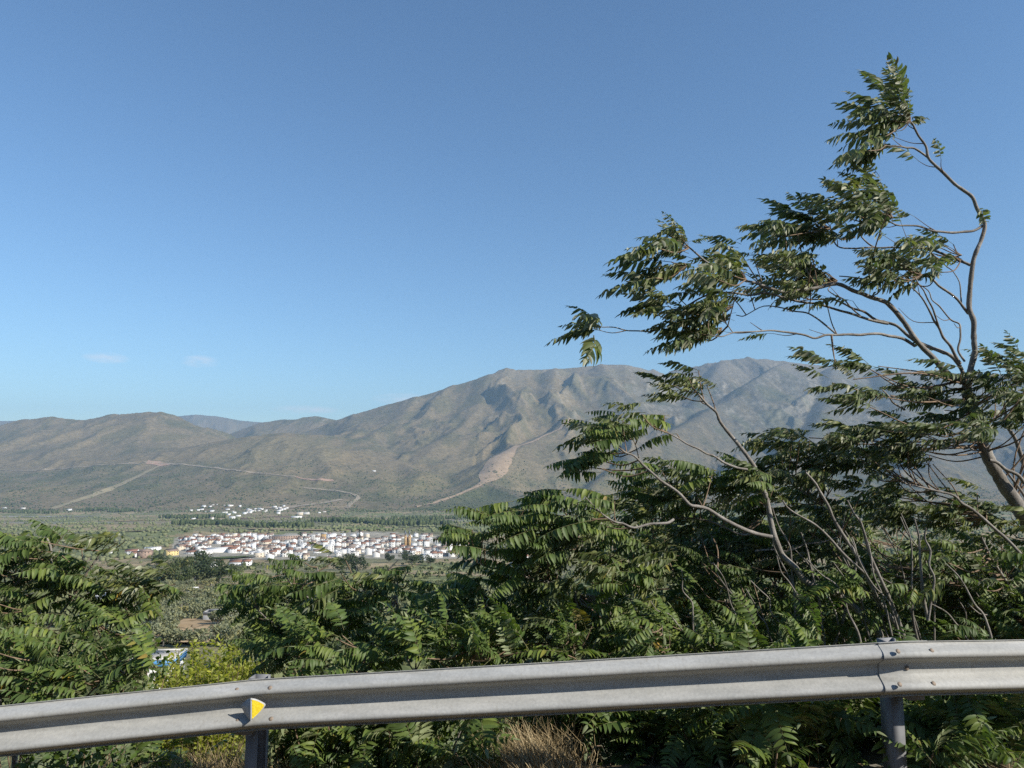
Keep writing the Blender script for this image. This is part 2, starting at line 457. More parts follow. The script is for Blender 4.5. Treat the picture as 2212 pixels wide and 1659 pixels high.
m_land, nt, b = new_mat("scrub_land")
at = nt.nodes.new("ShaderNodeAttribute"); at.attribute_name = "cover_shade"
f1 = noise(nt, 0.035, 8, 0.7); f2 = noise(nt, 0.16, 3, 0.6)
c1 = ramp(nt, f1, [(0.28, (0.58, 0.60, 0.56)), (0.5, (0.98, 0.98, 0.96)), (0.72, (1.36, 1.32, 1.24))])
c2 = ramp(nt, f2, [(0.36, (0.72, 0.75, 0.69)), (0.5, (1, 1, 1)), (0.7, (1.15, 1.14, 1.1))])
cc = mixc(nt, 1.0, at.outputs["Color"], c1, 'MULTIPLY'); cc = mixc(nt, 1.0, cc, c2, 'MULTIPLY')
nt.links.new(cc, b.inputs["Base Color"]); b.inputs["Roughness"].default_value = 0.95; b.inputs["Specular IOR Level"].default_value = 0.1
bump(nt, b, f1, 0.5, 12.0)

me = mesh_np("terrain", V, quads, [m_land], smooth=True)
ca = me.color_attributes.new("cover_shade", 'FLOAT_COLOR', 'POINT')
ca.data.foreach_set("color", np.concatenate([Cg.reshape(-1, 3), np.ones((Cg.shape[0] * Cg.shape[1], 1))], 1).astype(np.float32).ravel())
terrain = link("terrain", me)
tag(terrain, "olive-brown scrub mountains and the green valley floor below them", "terrain", kind="structure")
# ================================================================== near ground, road
gx = np.concatenate([np.linspace(-60, -14, 40, endpoint=False), np.linspace(-14, 14, 170, endpoint=False), np.linspace(14, 60, 41)])
gy = np.concatenate([np.linspace(3.45, 16, 110, endpoint=False), np.geomspace(16, 46, 46)])
GX, GY = np.meshgrid(gx, gy)
lip = rail_y(GX) - 4.75
GY2 = GY + lip * np.clip(1 - (GY - 3.45) / 10, 0, 1)
GZ = height(GX.ravel(), GY2.ravel()).reshape(GX.shape)
GZ += 0.03 * fbm(GX / 0.35, GY2 / 0.35, 4, 71) * np.clip((GY - 3.6) / 0.5, 0, 1)
GZ[-1] -= 1.5
idx = np.arange(GX.size).reshape(GX.shape)
q = np.stack([idx[:-1, :-1], idx[:-1, 1:], idx[1:, 1:], idx[1:, :-1]], -1).reshape(-1, 4)
m_bank, nt, b = new_mat("dry_bank_soil")
f1 = noise(nt, 1.3, 8, 0.65); f2 = noise(nt, 14, 5, 0.7)
col = ramp(nt, f1, [(0.3, (0.09, 0.075, 0.045)), (0.5, (0.19, 0.145, 0.085)), (0.7, (0.27, 0.215, 0.13))])
col = mixc(nt, 0.6, col, ramp(nt, f2, [(0.35, (0.35, 0.34, 0.3)), (0.6, (1.1, 1.05, 1.0))]), 'MULTIPLY')
nt.links.new(col, b.inputs["Base Color"]); b.inputs["Roughness"].default_value = 0.95
bump(nt, b, f2, 0.8, 0.05)
bank = link("roadside_bank", mesh_np("roadside_bank", np.stack([GX, GY2, GZ], -1).reshape(-1, 3), q, [m_bank], smooth=True))
tag(bank, "dry earth bank falling away behind the guardrail", "ground", kind="structure")

m_road, nt, b = new_mat("asphalt")
f1 = noise(nt, 60, 4, 0.7); f2 = noise(nt, 0.7, 5)
col = mixc(nt, 0.5, ramp(nt, f1, [(0.35, (0.035, 0.035, 0.036)), (0.65, (0.075, 0.073, 0.07))]), ramp(nt, f2, [(0.3, (0.04, 0.04, 0.04)), (0.7, (0.065, 0.064, 0.062))]))
nt.links.new(col, b.inputs["Base Color"]); b.inputs["Roughness"].default_value = 0.9
bump(nt, b, f1, 0.4, 0.01)
m_paint = plain("road_paint", (0.72, 0.72, 0.69), 0.7, 0.12, 9)
xs = np.linspace(-60, 60, 121)
def strip_sheet(y0, y1, dz, mat, name):
    a = np.stack([xs, rail_y(xs) - 4.75 + y0, rail_z(xs) - 0.85 + dz], -1); c = np.stack([xs, rail_y(xs) - 4.75 + y1, rail_z(xs) - 0.85 + dz], -1)
    n = len(xs); i = np.arange(n - 1)
    return mesh_np(name, np.vstack([a, c]), np.stack([i, i + 1, i + 1 + n, i + n], -1), [mat])
road = link("road", strip_sheet(-4.5, 3.52, -0.01, m_road, "road")); tag(road, "grey asphalt mountain road in front of the guardrail", "road", kind="structure")
line = link("edge_line", strip_sheet(3.02, 3.14, -0.006, m_paint, "edge_line"), parent=road); tag(line, kind="structure")
hx = np.linspace(-60, 60, 81); prof = [(-4.3, -3.0), (-4.4, 0.0), (-4.7, 1.6), (-5.2, 3.4), (-6.0, 5.0), (-9.0, 6.6), (-20, 12.0), (-40, 22.0)]  # unseen slope; steep lower face added to cut sky light on the rail
HV = np.array([[(x, y + 0.35 * math.sin(x * 0.9 + k) * (k > 1) , z + 0.4 * math.sin(x * 0.37 + 2 * k) * (k > 1)) for (k, (y, z)) in enumerate(prof)] for x in hx]).reshape(-1, 3)
ih = np.arange(len(HV)).reshape(len(hx), len(prof))
hill = link("hillside", mesh_np("hillside", HV, [np.stack([ih[:-1, :-1], ih[:-1, 1:], ih[1:, 1:], ih[1:, :-1]], -1).reshape(-1, 4)], [m_bank])); tag(hill, "unseen uphill slope behind the road, steepened to block low sky light", "terrain", kind="structure")

# ================================================================== guardrail
m_galv, nt, b = new_mat("galvanised_steel")
f1 = noise(nt, 6, 6, 0.6, stretch=(0.5, 1, 2)); f2 = noise(nt, 55, 3, 0.6); f3 = noise(nt, 2.2, 5, 0.7, stretch=(0.15, 1, 6))
col = ramp(nt, f1, [(0.3, (0.365, 0.37, 0.355)), (0.7, (0.465, 0.465, 0.445))])
col = mixc(nt, 0.35, col, ramp(nt, f2, [(0.35, (0.7, 0.7, 0.7)), (0.65, (1.08, 1.08, 1.06))]), 'MULTIPLY')
col = mixc(nt, 0.8, col, ramp(nt, f3, [(0.34, (0.82, 0.81, 0.78)), (0.5, (1, 1, 1)), (0.68, (1.06, 1.06, 1.05))]), 'MULTIPLY')
vo = nt.nodes.new("ShaderNodeTexVoronoi"); vo.inputs["Scale"].default_value = 70; tcv = nt.nodes.new("ShaderNodeTexCoord"); nt.links.new(tcv.outputs["Object"], vo.inputs["Vector"])
bwv = nt.nodes.new("ShaderNodeRGBToBW"); nt.links.new(vo.outputs["Color"], bwv.inputs[0])
col = mixc(nt, 0.3, col, ramp(nt, bwv.outputs[0], [(0.15, (0.86, 0.86, 0.87)), (0.85, (1.1, 1.1, 1.09))]), 'MULTIPLY')
f4 = noise(nt, 11, 6, 0.75, stretch=(3.0, 1, 0.5)); col = mixc(nt, 0.7, col, ramp(nt, f4, [(0.28, (0.74, 0.71, 0.65)), (0.42, (1, 1, 1))]), 'MULTIPLY')
nt.links.new(col, b.inputs["Base Color"]); b.inputs["Metallic"].default_value = 0.0; b.inputs["Specular IOR Level"].default_value = 0.25
nt.links.new(ramp(nt, f1, [(0.3, (0.66, 0.66, 0.66)), (0.7, (0.8, 0.8, 0.8))]), b.inputs["Roughness"])
bump(nt, b, f2, 0.06, 0.01)
m_post = plain("weathered_steel_post", (0.21, 0.215, 0.225), 0.6, 0.18, 9)
m_bolt = plain("rusty_bolt", (0.25, 0.20, 0.155), 0.7, 0.35, 60)
m_yellow, nt, b = new_mat("yellow_reflector")
v = nt.nodes.new("ShaderNodeTexVoronoi"); v.inputs["Scale"].default_value = 90
tc = nt.nodes.new("ShaderNodeTexCoord"); nt.links.new(tc.outputs["Object"], v.inputs["Vector"])
nt.links.new(ramp(nt, v.outputs["Distance"], [(0.0, (0.85, 0.68, 0.05)), (0.6, (0.62, 0.47, 0.02))]), b.inputs["Base Color"])
b.inputs["Roughness"].default_value = 0.35
m_delin = plain("delineator_metal", (0.42, 0.43, 0.43), 0.5, 0.1, 20)

PROFILE = np.array([(0.000, 0.010), (0.004, 0.002), (0.012, 0.004), (0.022, 0.026), (0.034, 0.056), (0.044, 0.073), (0.053, 0.0805), (0.062, 0.083), (0.072, 0.0815), (0.081, 0.074), (0.092, 0.056), (0.108, 0.024), (0.118, 0.008), (0.128, 0.001), (0.155, 0.0), (0.184, 0.001), (0.194, 0.008), (0.204, 0.024), (0.220, 0.056), (0.231, 0.074), (0.240, 0.0815), (0.250, 0.083), (0.259, 0.0805), (0.268, 0.073), (0.278, 0.056), (0.290, 0.026), (0.300, 0.004), (0.308, 0.002), (0.312, 0.010)])
guard = empty("guardrail", RAIL[3] + np.array([0, 0.25, -0.78]))
tag(guard, "galvanised W-beam guardrail on steel posts along the road edge", "guardrail")
G0 = np.array(guard.location)
def rail_frame(a, c):
    d = (c - a) / np.linalg.norm(c - a); n = np.array([d[1], -d[0], 0.0]); n /= np.linalg.norm(n); up = np.cross(n, d) * -1
    if up[2] < 0: up = -up
    return d, n, up
def beam_mesh(a, c, off0, prv=None, nxt=None):
    d, n, up = rail_frame(a, c); L = np.linalg.norm(c - a) + 0.30
    s = np.unique(np.concatenate([np.linspace(-0.155, 0.2, 7), np.linspace(0.2, L - 0.5, 24), np.linspace(L - 0.5, L - 0.155, 7)])); th = 0.003
    rows = []
    P = PROFILE; T = np.gradient(P, axis=0); Nn = np.stack([-T[:, 1], T[:, 0]], -1); Nn /= np.linalg.norm(Nn, axis=1, keepdims=True)
    F = P; Bk = P - Nn * th
    ring = np.vstack([F, Bk[::-1]])
    v = []
    dp = rail_frame(prv, a)[0] if prv is not None else d
    dn = rail_frame(c, nxt)[0] if nxt is not None else d
    L0 = np.linalg.norm(c - a)
    for k, q in enumerate(s):
        w0 = np.clip(0.5 - q / 0.3, 0, 1); w1 = np.clip(0.5 + (q - L0) / 0.3, 0, 1)
        off = off0 + 0.002 * w1 * -1
        bend = dp * w0 + dn * w1 + d * (1 - w0 - w1); nb = np.array([bend[1], -bend[0], 0.0]); n = nb / np.linalg.norm(nb)
        pos = a + d * q
        if q < 0.0: pos = a + dp * q
        if q > L0: pos = c + dn * (q - L0)
        dent = 0.0025 * math.sin(q * 1.7 + a[0]) + 0.0015 * math.sin(q * 5.1 + 2 * a[0])
        v.append(pos + n * (ring[:, 1:2] + off + dent) - up * (ring[:, 0:1] + 0.0))
    v = np.concatenate(v); m = len(ring)
    i = np.arange(len(s) - 1)[:, None] * m; j = np.arange(m)[None, :]; jn = (j + 1) % m
    q = np.stack([i + j, i + m + j, i + m + jn, i + jn], -1).reshape(-1, 4)
    caps = []; v0 = len(v); v = np.vstack([v, v[:m], v[(len(s) - 1) * m:(len(s)) * m]])
    for e in (v0, v0 + m):
        for k in range(len(F) - 1):
            caps.append([e + k, e + k + 1, e + m - 2 - k, e + m - 1 - k])
    me = mesh_np("rail_beam", v - G0, [q, np.array(caps)], [m_galv], smooth=np.concatenate([np.ones(len(q)), np.zeros(len(caps))]))
    return me, d, n, up
bolt_v, bolt_q = [], []
def bolt_mesh():
    rings = [(0.0, 0.0145), (0.002, 0.0142), (0.0045, 0.011), (0.006, 0.005)]
    v = []; k = 10
    for h, r in rings:
        for i in range(k):
            a = 2 * math.pi * i / k; v.append((r * math.cos(a), -h, r * math.sin(a)))
    v.append((0, -0.0065, 0)); f4 = []; f3 = []
    for r in range(3):
        for i in range(k): f4.append([r*k+i, r*k+(i+1)%k, (r+1)*k+(i+1)%k, (r+1)*k+i])
    for i in range(k): f3.append([3*k+i, 3*k+(i+1)%k, 4*k])
    return mesh_np("bolt", v, [np.array(f4), np.array(f3)], [m_bolt], smooth=True)
BOLT = bolt_mesh()
def c_post(H, x0=0.055, dd=0.11, th=0.006):
    mb = MB()
    mb.box(-x0, x0 - 0.028, 0, th, 0, H)            # front flange
    mb.box(-x0, -x0 + th, th + .0005, dd - th, 0, H)         # web
    mb.box(-x0, x0, dd - th + .0005, dd, 0, H)             # rear flange
    mb.box(x0 - th, x0, dd - 0.032, dd - th, 0, H)
    return mb
beams = []
for i in range(len(RAIL) - 1):
    me, d, n, up = beam_mesh(RAIL[i], RAIL[i + 1], 0.0032 * i, RAIL[i - 1] if i else None, RAIL[i + 2] if i + 2 < len(RAIL) else None)
    o = link("rail_beam", me, guard); beams.append((o, d, n, up))
for i in range(1, len(RAIL) - 1):
    o, d, n, up = beams[i]
    rot = Matrix((Vector(d), Vector(-n), Vector(up))).transposed().to_4x4()
    off = 0.0032 * i
    for (s, h) in ((-0.105, 0.040), (0.115, 0.040), (-0.105, 0.228), (0.115, 0.228), (0.005, 0.155)):
        pr = np.interp(h, PROFILE[:, 0], PROFILE[:, 1])
        p = RAIL[i] + d * s + n * (pr + off + 0.001) - up * h - G0
        tilt = Matrix.Rotation({0.040: -0.6, 0.228: -0.6, 0.155: 0.0}[h], 4, 'X')
        bo = link("bolt", BOLT, o); bo.matrix_basis = Matrix.Translation(Vector(p)) @ rot @ tilt
    # post with spacer block
    H = 1.3
    top = RAIL[i][2] - 0.048
    pm = c_post(H).mesh("post", [m_post])
    po = link("post", pm, guard)
    base = RAIL[i] - n * 0.17 + d * (0.085 if i == 3 else -0.03); base[2] = top - H
    yaw = math.atan2(d[1], d[0])
    po.matrix_basis = Matrix.Translation(Vector(base - G0)) @ Matrix.Rotation(yaw, 4, 'Z')
    sb = MB(); sb.box(-0.05, 0.05, -0.168, -0.0025, H - 0.30, H - 0.085); 
    so = link("spacer_block", sb.mesh("spacer_block", [m_post]), guard)
    so.matrix_basis = po.matrix_basis.copy()
    if i in (2, 3):
        # delineator sits in the trough beside the left-hand visible post
        pass
# concrete footing of one post
fb = MB()
k = 14; ring = []
vv = []
for (h, r) in ((-0.3, 0.36), (0.045, 0.34), (0.065, 0.31)):
    for j in range(k):
        a = 2 * math.pi * j / k; rr = r * (1 + 0.09 * math.sin(3 * a + 1) + 0.05 * math.sin(7 * a))
        vv.append((rr * 1.25 * math.cos(a), rr * 0.62 * math.sin(a), h + 0.008 * math.sin(5 * a)))
ff = [[r*k+j, r*k+(j+1)%k, (r+1)*k+(j+1)%k, (r+1)*k+j] for r in range(2) for j in range(k)]
ff2 = [[2*k, 2*k+j, 2*k+j+1] for j in range(1, k - 1)]
m_conc = plain("weathered_concrete", (0.36, 0.33, 0.27), 0.9, 0.25, 14)
fo = link("concrete_footing", mesh_np("concrete_footing", vv, [np.array(ff), np.array(ff2)], [m_conc]), guard)
fo.location = Vector(RAIL[3] + np.array([0.09, 0.21, -0.93]) - G0)

# delineator: two curved wings folded at a vertical ridge
def wing(side, grow=1.0, lift=0.0):
    n = 14; P0, P1 = [], []
    for k in range(n + 1):
        q = k / n; h = (0.068 - 0.14 * q) * grow
        w = 0.078 * min(1.0, (q / 0.40)) ** 0.70 * (1.0 if q < 0.40 else max(0.0, 1 - ((q - 0.40) / 0.60) ** 1.5)) * grow
        P0.append((0.0, 0.0, h)); P1.append((side * w, w * 0.66, h))
    return P0, P1
dl = empty("delineator", (0, 0, 0)); dl.parent = guard
o2, d2, n2, up2 = beams[2]
rot = Matrix((Vector(d2), Vector(-n2), Vector((0, 0, 1)))).transposed().to_4x4()
dl.matrix_basis = Matrix.Translation(Vector(RAIL[2] + d2 * -0.005 + n2 * 0.127 - up2 * 0.148 - G0)) @ rot
for side, nm in ((1, "reflector_wing"), (-1, "reflector_wing")):
    P0, P1 = wing(side); n = len(P0)
    v = np.array(P0 + P1 + [(x, y + 0.004, z) for x, y, z in P0 + P1])
    f = []
    for k in range(n - 1):
        q = [k, k + 1, n + k + 1, n + k]; f.append(q); f.append([i + 2 * n for i in q[::-1]]); f.append([n + k, n + k + 1, 3 * n + k + 1, 3 * n + k])
    o = link(nm, mesh_np(nm, v, [np.array(f)], [m_delin]), dl)
    if side == 1:
        P0, P1 = wing(side, 0.86); v = np.array([(x + 0.008 , y + 0.0025, z) for x, y, z in P0] + [(x * 1.0 + 0.004, y - 0.0015, z) for x, y, z in P1])
        v[:n, 1] = v[:n, 0] * 0.66 - 0.003; v[n:, 1] = v[n:, 0] * 0.66 - 0.003
        f = [[k, k + 1, n + k + 1, n + k] for k in range(n - 1)]
        link("reflective_sheet", mesh_np("reflective_sheet", v, [np.array(f)], [m_yellow]), dl)
# ================================================================== pinnate-leaved trees behind the rail
def leaf_material(name, top, under, rough=0.52, trans=0.22, hue=0.0):
    m, nt, b = new_mat(name)
    at = nt.nodes.new("ShaderNodeAttribute"); at.attribute_name = "tone"
    oi = nt.nodes.new("ShaderNodeObjectInfo"); gm = nt.nodes.new("ShaderNodeNewGeometry")
    add = nt.nodes.new("ShaderNodeMath"); add.operation = 'MULTIPLY_ADD'; add.inputs[1].default_value = 0.45; 
    nt.links.new(oi.outputs["Random"], add.inputs[0])
    m2 = nt.nodes.new("ShaderNodeMath"); m2.operation = 'MULTIPLY'; m2.inputs[1].default_value = 0.55
    nt.links.new(at.outputs["Fac"], m2.inputs[0]); nt.links.new(m2.outputs[0], add.inputs[2])
    sc = lambda c, k: tuple(x * k for x in c)
    ct = ramp(nt, add.outputs[0], [(0.05, sc(top, 0.62)), (0.45, top), (0.8, (top[0] * 1.5 + .006, top[1] * 1.32, top[2] * 1.05)), (0.93, (top[0] * 1.9 + .01, top[1] * 1.6, top[2] * 1.1)), (0.985, (0.27, 0.20, 0.05))])
    cu = ramp(nt, add.outputs[0], [(0.1, sc(under, 0.8)), (0.9, sc(under, 1.2))])
    f = noise(nt, 38, 3, 0.6)
    ct = mixc(nt, 0.35, ct, ramp(nt, f, [(0.35, (0.6, 0.62, 0.6)), (0.65, (1.15, 1.12, 1.1))]), 'MULTIPLY')
    c = mixc(nt, gm.outputs["Backfacing"], ct, cu)
    nt.links.new(c, b.inputs["Base Color"]); b.inputs["Roughness"].default_value = rough; b.inputs["Specular IOR Level"].default_value = 0.32
    tr = nt.nodes.new("ShaderNodeBsdfTranslucent"); nt.links.new(mixc(nt, 1.0, ct, (1.6, 1.9, 0.7), 'MULTIPLY'), tr.inputs["Color"])
    mx = nt.nodes.new("ShaderNodeMixShader"); mx.inputs[0].default_value = trans
    nt.links.new(b.outputs[0], mx.inputs[1]); nt.links.new(tr.outputs[0], mx.inputs[2])
    nt.links.new(mx.outputs[0], nt.nodes["Material Output"].inputs["Surface"])
    return m
M_LEAF = leaf_material("pinnate_leaf", (0.104, 0.138, 0.056), (0.36, 0.37, 0.26))
M_LEAFB = leaf_material("pinnate_leaf_fresh", (0.098, 0.152, 0.042), (0.25, 0.29, 0.15))
M_RACHIS = plain("leaf_stalk", (0.16, 0.16, 0.07), 0.6, 0.3, 30)
M_BARK, nt, b = new_mat("grey_bark")
f1 = noise(nt, 9, 7, 0.7, stretch=(1, 1, 0.35)); f2 = noise(nt, 60, 4, 0.7)
col = ramp(nt, f1, [(0.3, (0.12, 0.108, 0.095)), (0.5, (0.25, 0.23, 0.205)), (0.72, (0.42, 0.395, 0.36))])
col = mixc(nt, 0.5, col, ramp(nt, f2, [(0.35, (0.55, 0.54, 0.52)), (0.65, (1.1, 1.1, 1.1))]), 'MULTIPLY')
nt.links.new(col, b.inputs["Base Color"]); b.inputs["Roughness"].default_value = 0.85; bump(nt, b, f2, 0.5, 0.01)
M_SHOOT = plain("young_stem", (0.21, 0.15, 0.10), 0.75, 0.4, 22)

LS = np.array([0.0, 0.10, 0.30, 0.55, 0.80, 1.0]); LW = np.array([0.0, 0.78, 1.0, 0.84, 0.45, 0.0])
def blade(base, d0, d1, wvec, L, w, fold, out_v, out_f, tone, tones):
    """one lanceolate leaflet: midrib bends from d0 to d1"""
    pts = [base]; p = base
    for k in range(1, len(LS)):
        s = 0.5 * (LS[k] + LS[k-1]); d = d0 * (1 - s) + d1 * s; d = d / (np.linalg.norm(d) + 1e-9)
        p = p + d * L * (LS[k] - LS[k-1]); pts.append(p)
    n0 = sum(len(x) for x in out_v); v = []; ids = []
    for k, p in enumerate(pts):
        d = d0 * (1 - LS[k]) + d1 * LS[k]; d /= np.linalg.norm(d) + 1e-9
        wv = wvec - d * (wvec @ d); wv /= np.linalg.norm(wv) + 1e-9; nn = np.cross(wv, d)
        hw = 0.5 * w * LW[k]
        if hw == 0: ids.append((n0 + len(v),)); v.append(p)
        else:
            ids.append((n0 + len(v), n0 + len(v) + 1, n0 + len(v) + 2))
            v += [p - wv * hw + nn * fold * hw, p, p + wv * hw + nn * fold * hw]
    for a, c in zip(ids[:-1], ids[1:]):
        if len(a) == 1: out_f.append((a[0], c[1], c[0], -1)); out_f.append((a[0], c[2], c[1], -1))
        elif len(c) == 1: out_f.append((a[0], a[1], c[0], -1)); out_f.append((a[1], a[2], c[0], -1))
        else: out_f.append((a[0], a[1], c[1], c[0])); out_f.append((a[1], a[2], c[2], c[1]))
    out_v.append(np.array(v)); tones += [tone] * len(v)

def leaf_mesh(seed, mode, mat):
    r = np.random.default_rng(seed)
    n = int(r.integers(9, 13)); arch = r.uniform(0.05, 0.15); sway = r.uniform(-0.06, 0.06)
    def pos(s): return np.array([s, sway * math.sin(math.pi * s), arch * 4 * s * (1 - s) * (0.6 + 0.4 * s)])
    vs, fs, tones = [], [], []
    Lm = r.uniform(0.235, 0.29)
    for i in range(n):
        s = 0.17 + 0.80 * i / (n - 1)
        for side in (-1, 1):
            if r.random() < 0.05: continue
            q = (i + 0.5) / n; L = Lm * (0.72 + 0.45 * math.sin(math.pi * min(1, q * 0.95 + 0.12))) * r.uniform(0.85, 1.1) * (1 - 0.35 * max(0, q - 0.7) / 0.3)
            if mode == 'wind':
                d0 = np.array([0.35 + r.normal(0, .12), side * (0.62 + r.normal(0, .15)), -0.30 + r.normal(0, .22)])
                d1 = np.array([0.75 + r.normal(0, .2), side * 0.15 + r.normal(0, .15), -0.78 + r.normal(0, .25)])
            elif mode == 'hang':
                d0 = np.array([0.20 + r.normal(0, .08), side * (0.60 + r.normal(0, .1)), -0.45 + r.normal(0, .15)])
                d1 = np.array([-0.08 + r.normal(0, .15), side * 0.10 + r.normal(0, .08), -1.0])
            else:
                d0 = np.array([0.30 + r.normal(0, .08), side * (0.95 + r.normal(0, .08)), 0.02 + r.normal(0, .12)])
                d1 = np.array([0.35 + r.normal(0, .12), side * 0.75, -0.55 + r.normal(0, .18)])
            d0 /= np.linalg.norm(d0); d1 /= np.linalg.norm(d1)
            wv = np.array([1.0, 0, 0.0]) * side
            tw = r.normal(0, 0.4 if mode != 'wind' else 0.95)
            ax = np.cross(d0, wv); wv = wv * math.cos(tw) + ax * math.sin(tw)
            blade(pos(s), d0, d1, wv, L, L * r.uniform(0.25, 0.34), r.uniform(0.15, 0.45), vs, fs, r.random(), tones)
    d0 = np.array([0.9, 0, -0.1]); d1 = np.array([0.7, 0, -0.6]); 
    blade(pos(0.98), d0, d1, np.array([0, 1.0, 0]), Lm * 0.7, Lm * 0.22, 0.3, vs, fs, r.random(), tones)
    nleaf = len(fs)
    P = np.array([pos(s) for s in np.linspace(0, 1, 8)]); tv, tq = tube(P, np.linspace(0.0065, 0.0025, 8), 4)
    n0 = sum(len(x) for x in vs); vs.append(tv); tones += [0.5] * len(tv)
    V_ = np.concatenate(vs); f = np.array(fs); f3 = f[f[:, 3] < 0][:, :3]; f4 = f[f[:, 3] >= 0]
    me = mesh_np("leaf", V_, [f3, f4, tq + n0], [mat, M_RACHIS], np.concatenate([np.zeros(len(fs)), np.ones(len(tq))]), smooth=True)
    a = me.attributes.new("tone", 'FLOAT', 'POINT'); a.data.foreach_set("value", np.array(tones, np.float32))
    return me
LEAVES = {m: [leaf_mesh(100 + 31 * i + 7 * len(m), m, M_LEAFB if (m != 'wind') else M_LEAF) for i in range(10)] for m in ('wind', 'hang', 'spread')}
M_LEAFY = leaf_material("yellowing_leaf", (0.26, 0.20, 0.04), (0.28, 0.23, 0.09))
YELLOW = [leaf_mesh(900 + i, 'spread', M_LEAFY) for i in range(3)]

def leaf_matrix(a, tip, roll):
    d = tip - a; L = np.linalg.norm(d); x = d / L
    up = np.array([0, 0, 1.0]); y = np.cross(up, x); y /= np.linalg.norm(y) + 1e-9; z = np.cross(x, y)
    c, s = math.cos(roll), math.sin(roll); y2 = y * c + z * s; z2 = -y * s + z * c
    return Matrix(((x[0]*L, y2[0]*L, z2[0]*L, a[0]), (x[1]*L, y2[1]*L, z2[1]*L, a[1]), (x[2]*L, y2[2]*L, z2[2]*L, a[2]), (0, 0, 0, 1)))

def in_poly(poly, n, r):
    P = np.array(poly, float); lo, hi = P.min(0), P.max(0); out = []
    X, Y = P[:, 0], P[:, 1]; X2, Y2 = np.roll(X, -1), np.roll(Y, -1)
    tries = 0
    while len(out) < n and tries < 20000:
        tries += 1
        q = lo + (hi - lo) * r.random(2)
        c = ((Y > q[1]) != (Y2 > q[1])) & (q[0] < (X2 - X) * (q[1] - Y) / (Y2 - Y + 1e-12) + X)
        if c.sum() % 2:
            # keep apart a little
            if out and tries < 15000:
                dd = min((q[0]-o[0])**2 + (q[1]-o[1])**2 for o in out[-14:])
                if dd < 14 ** 2: continue
            out.append(q)
    return out

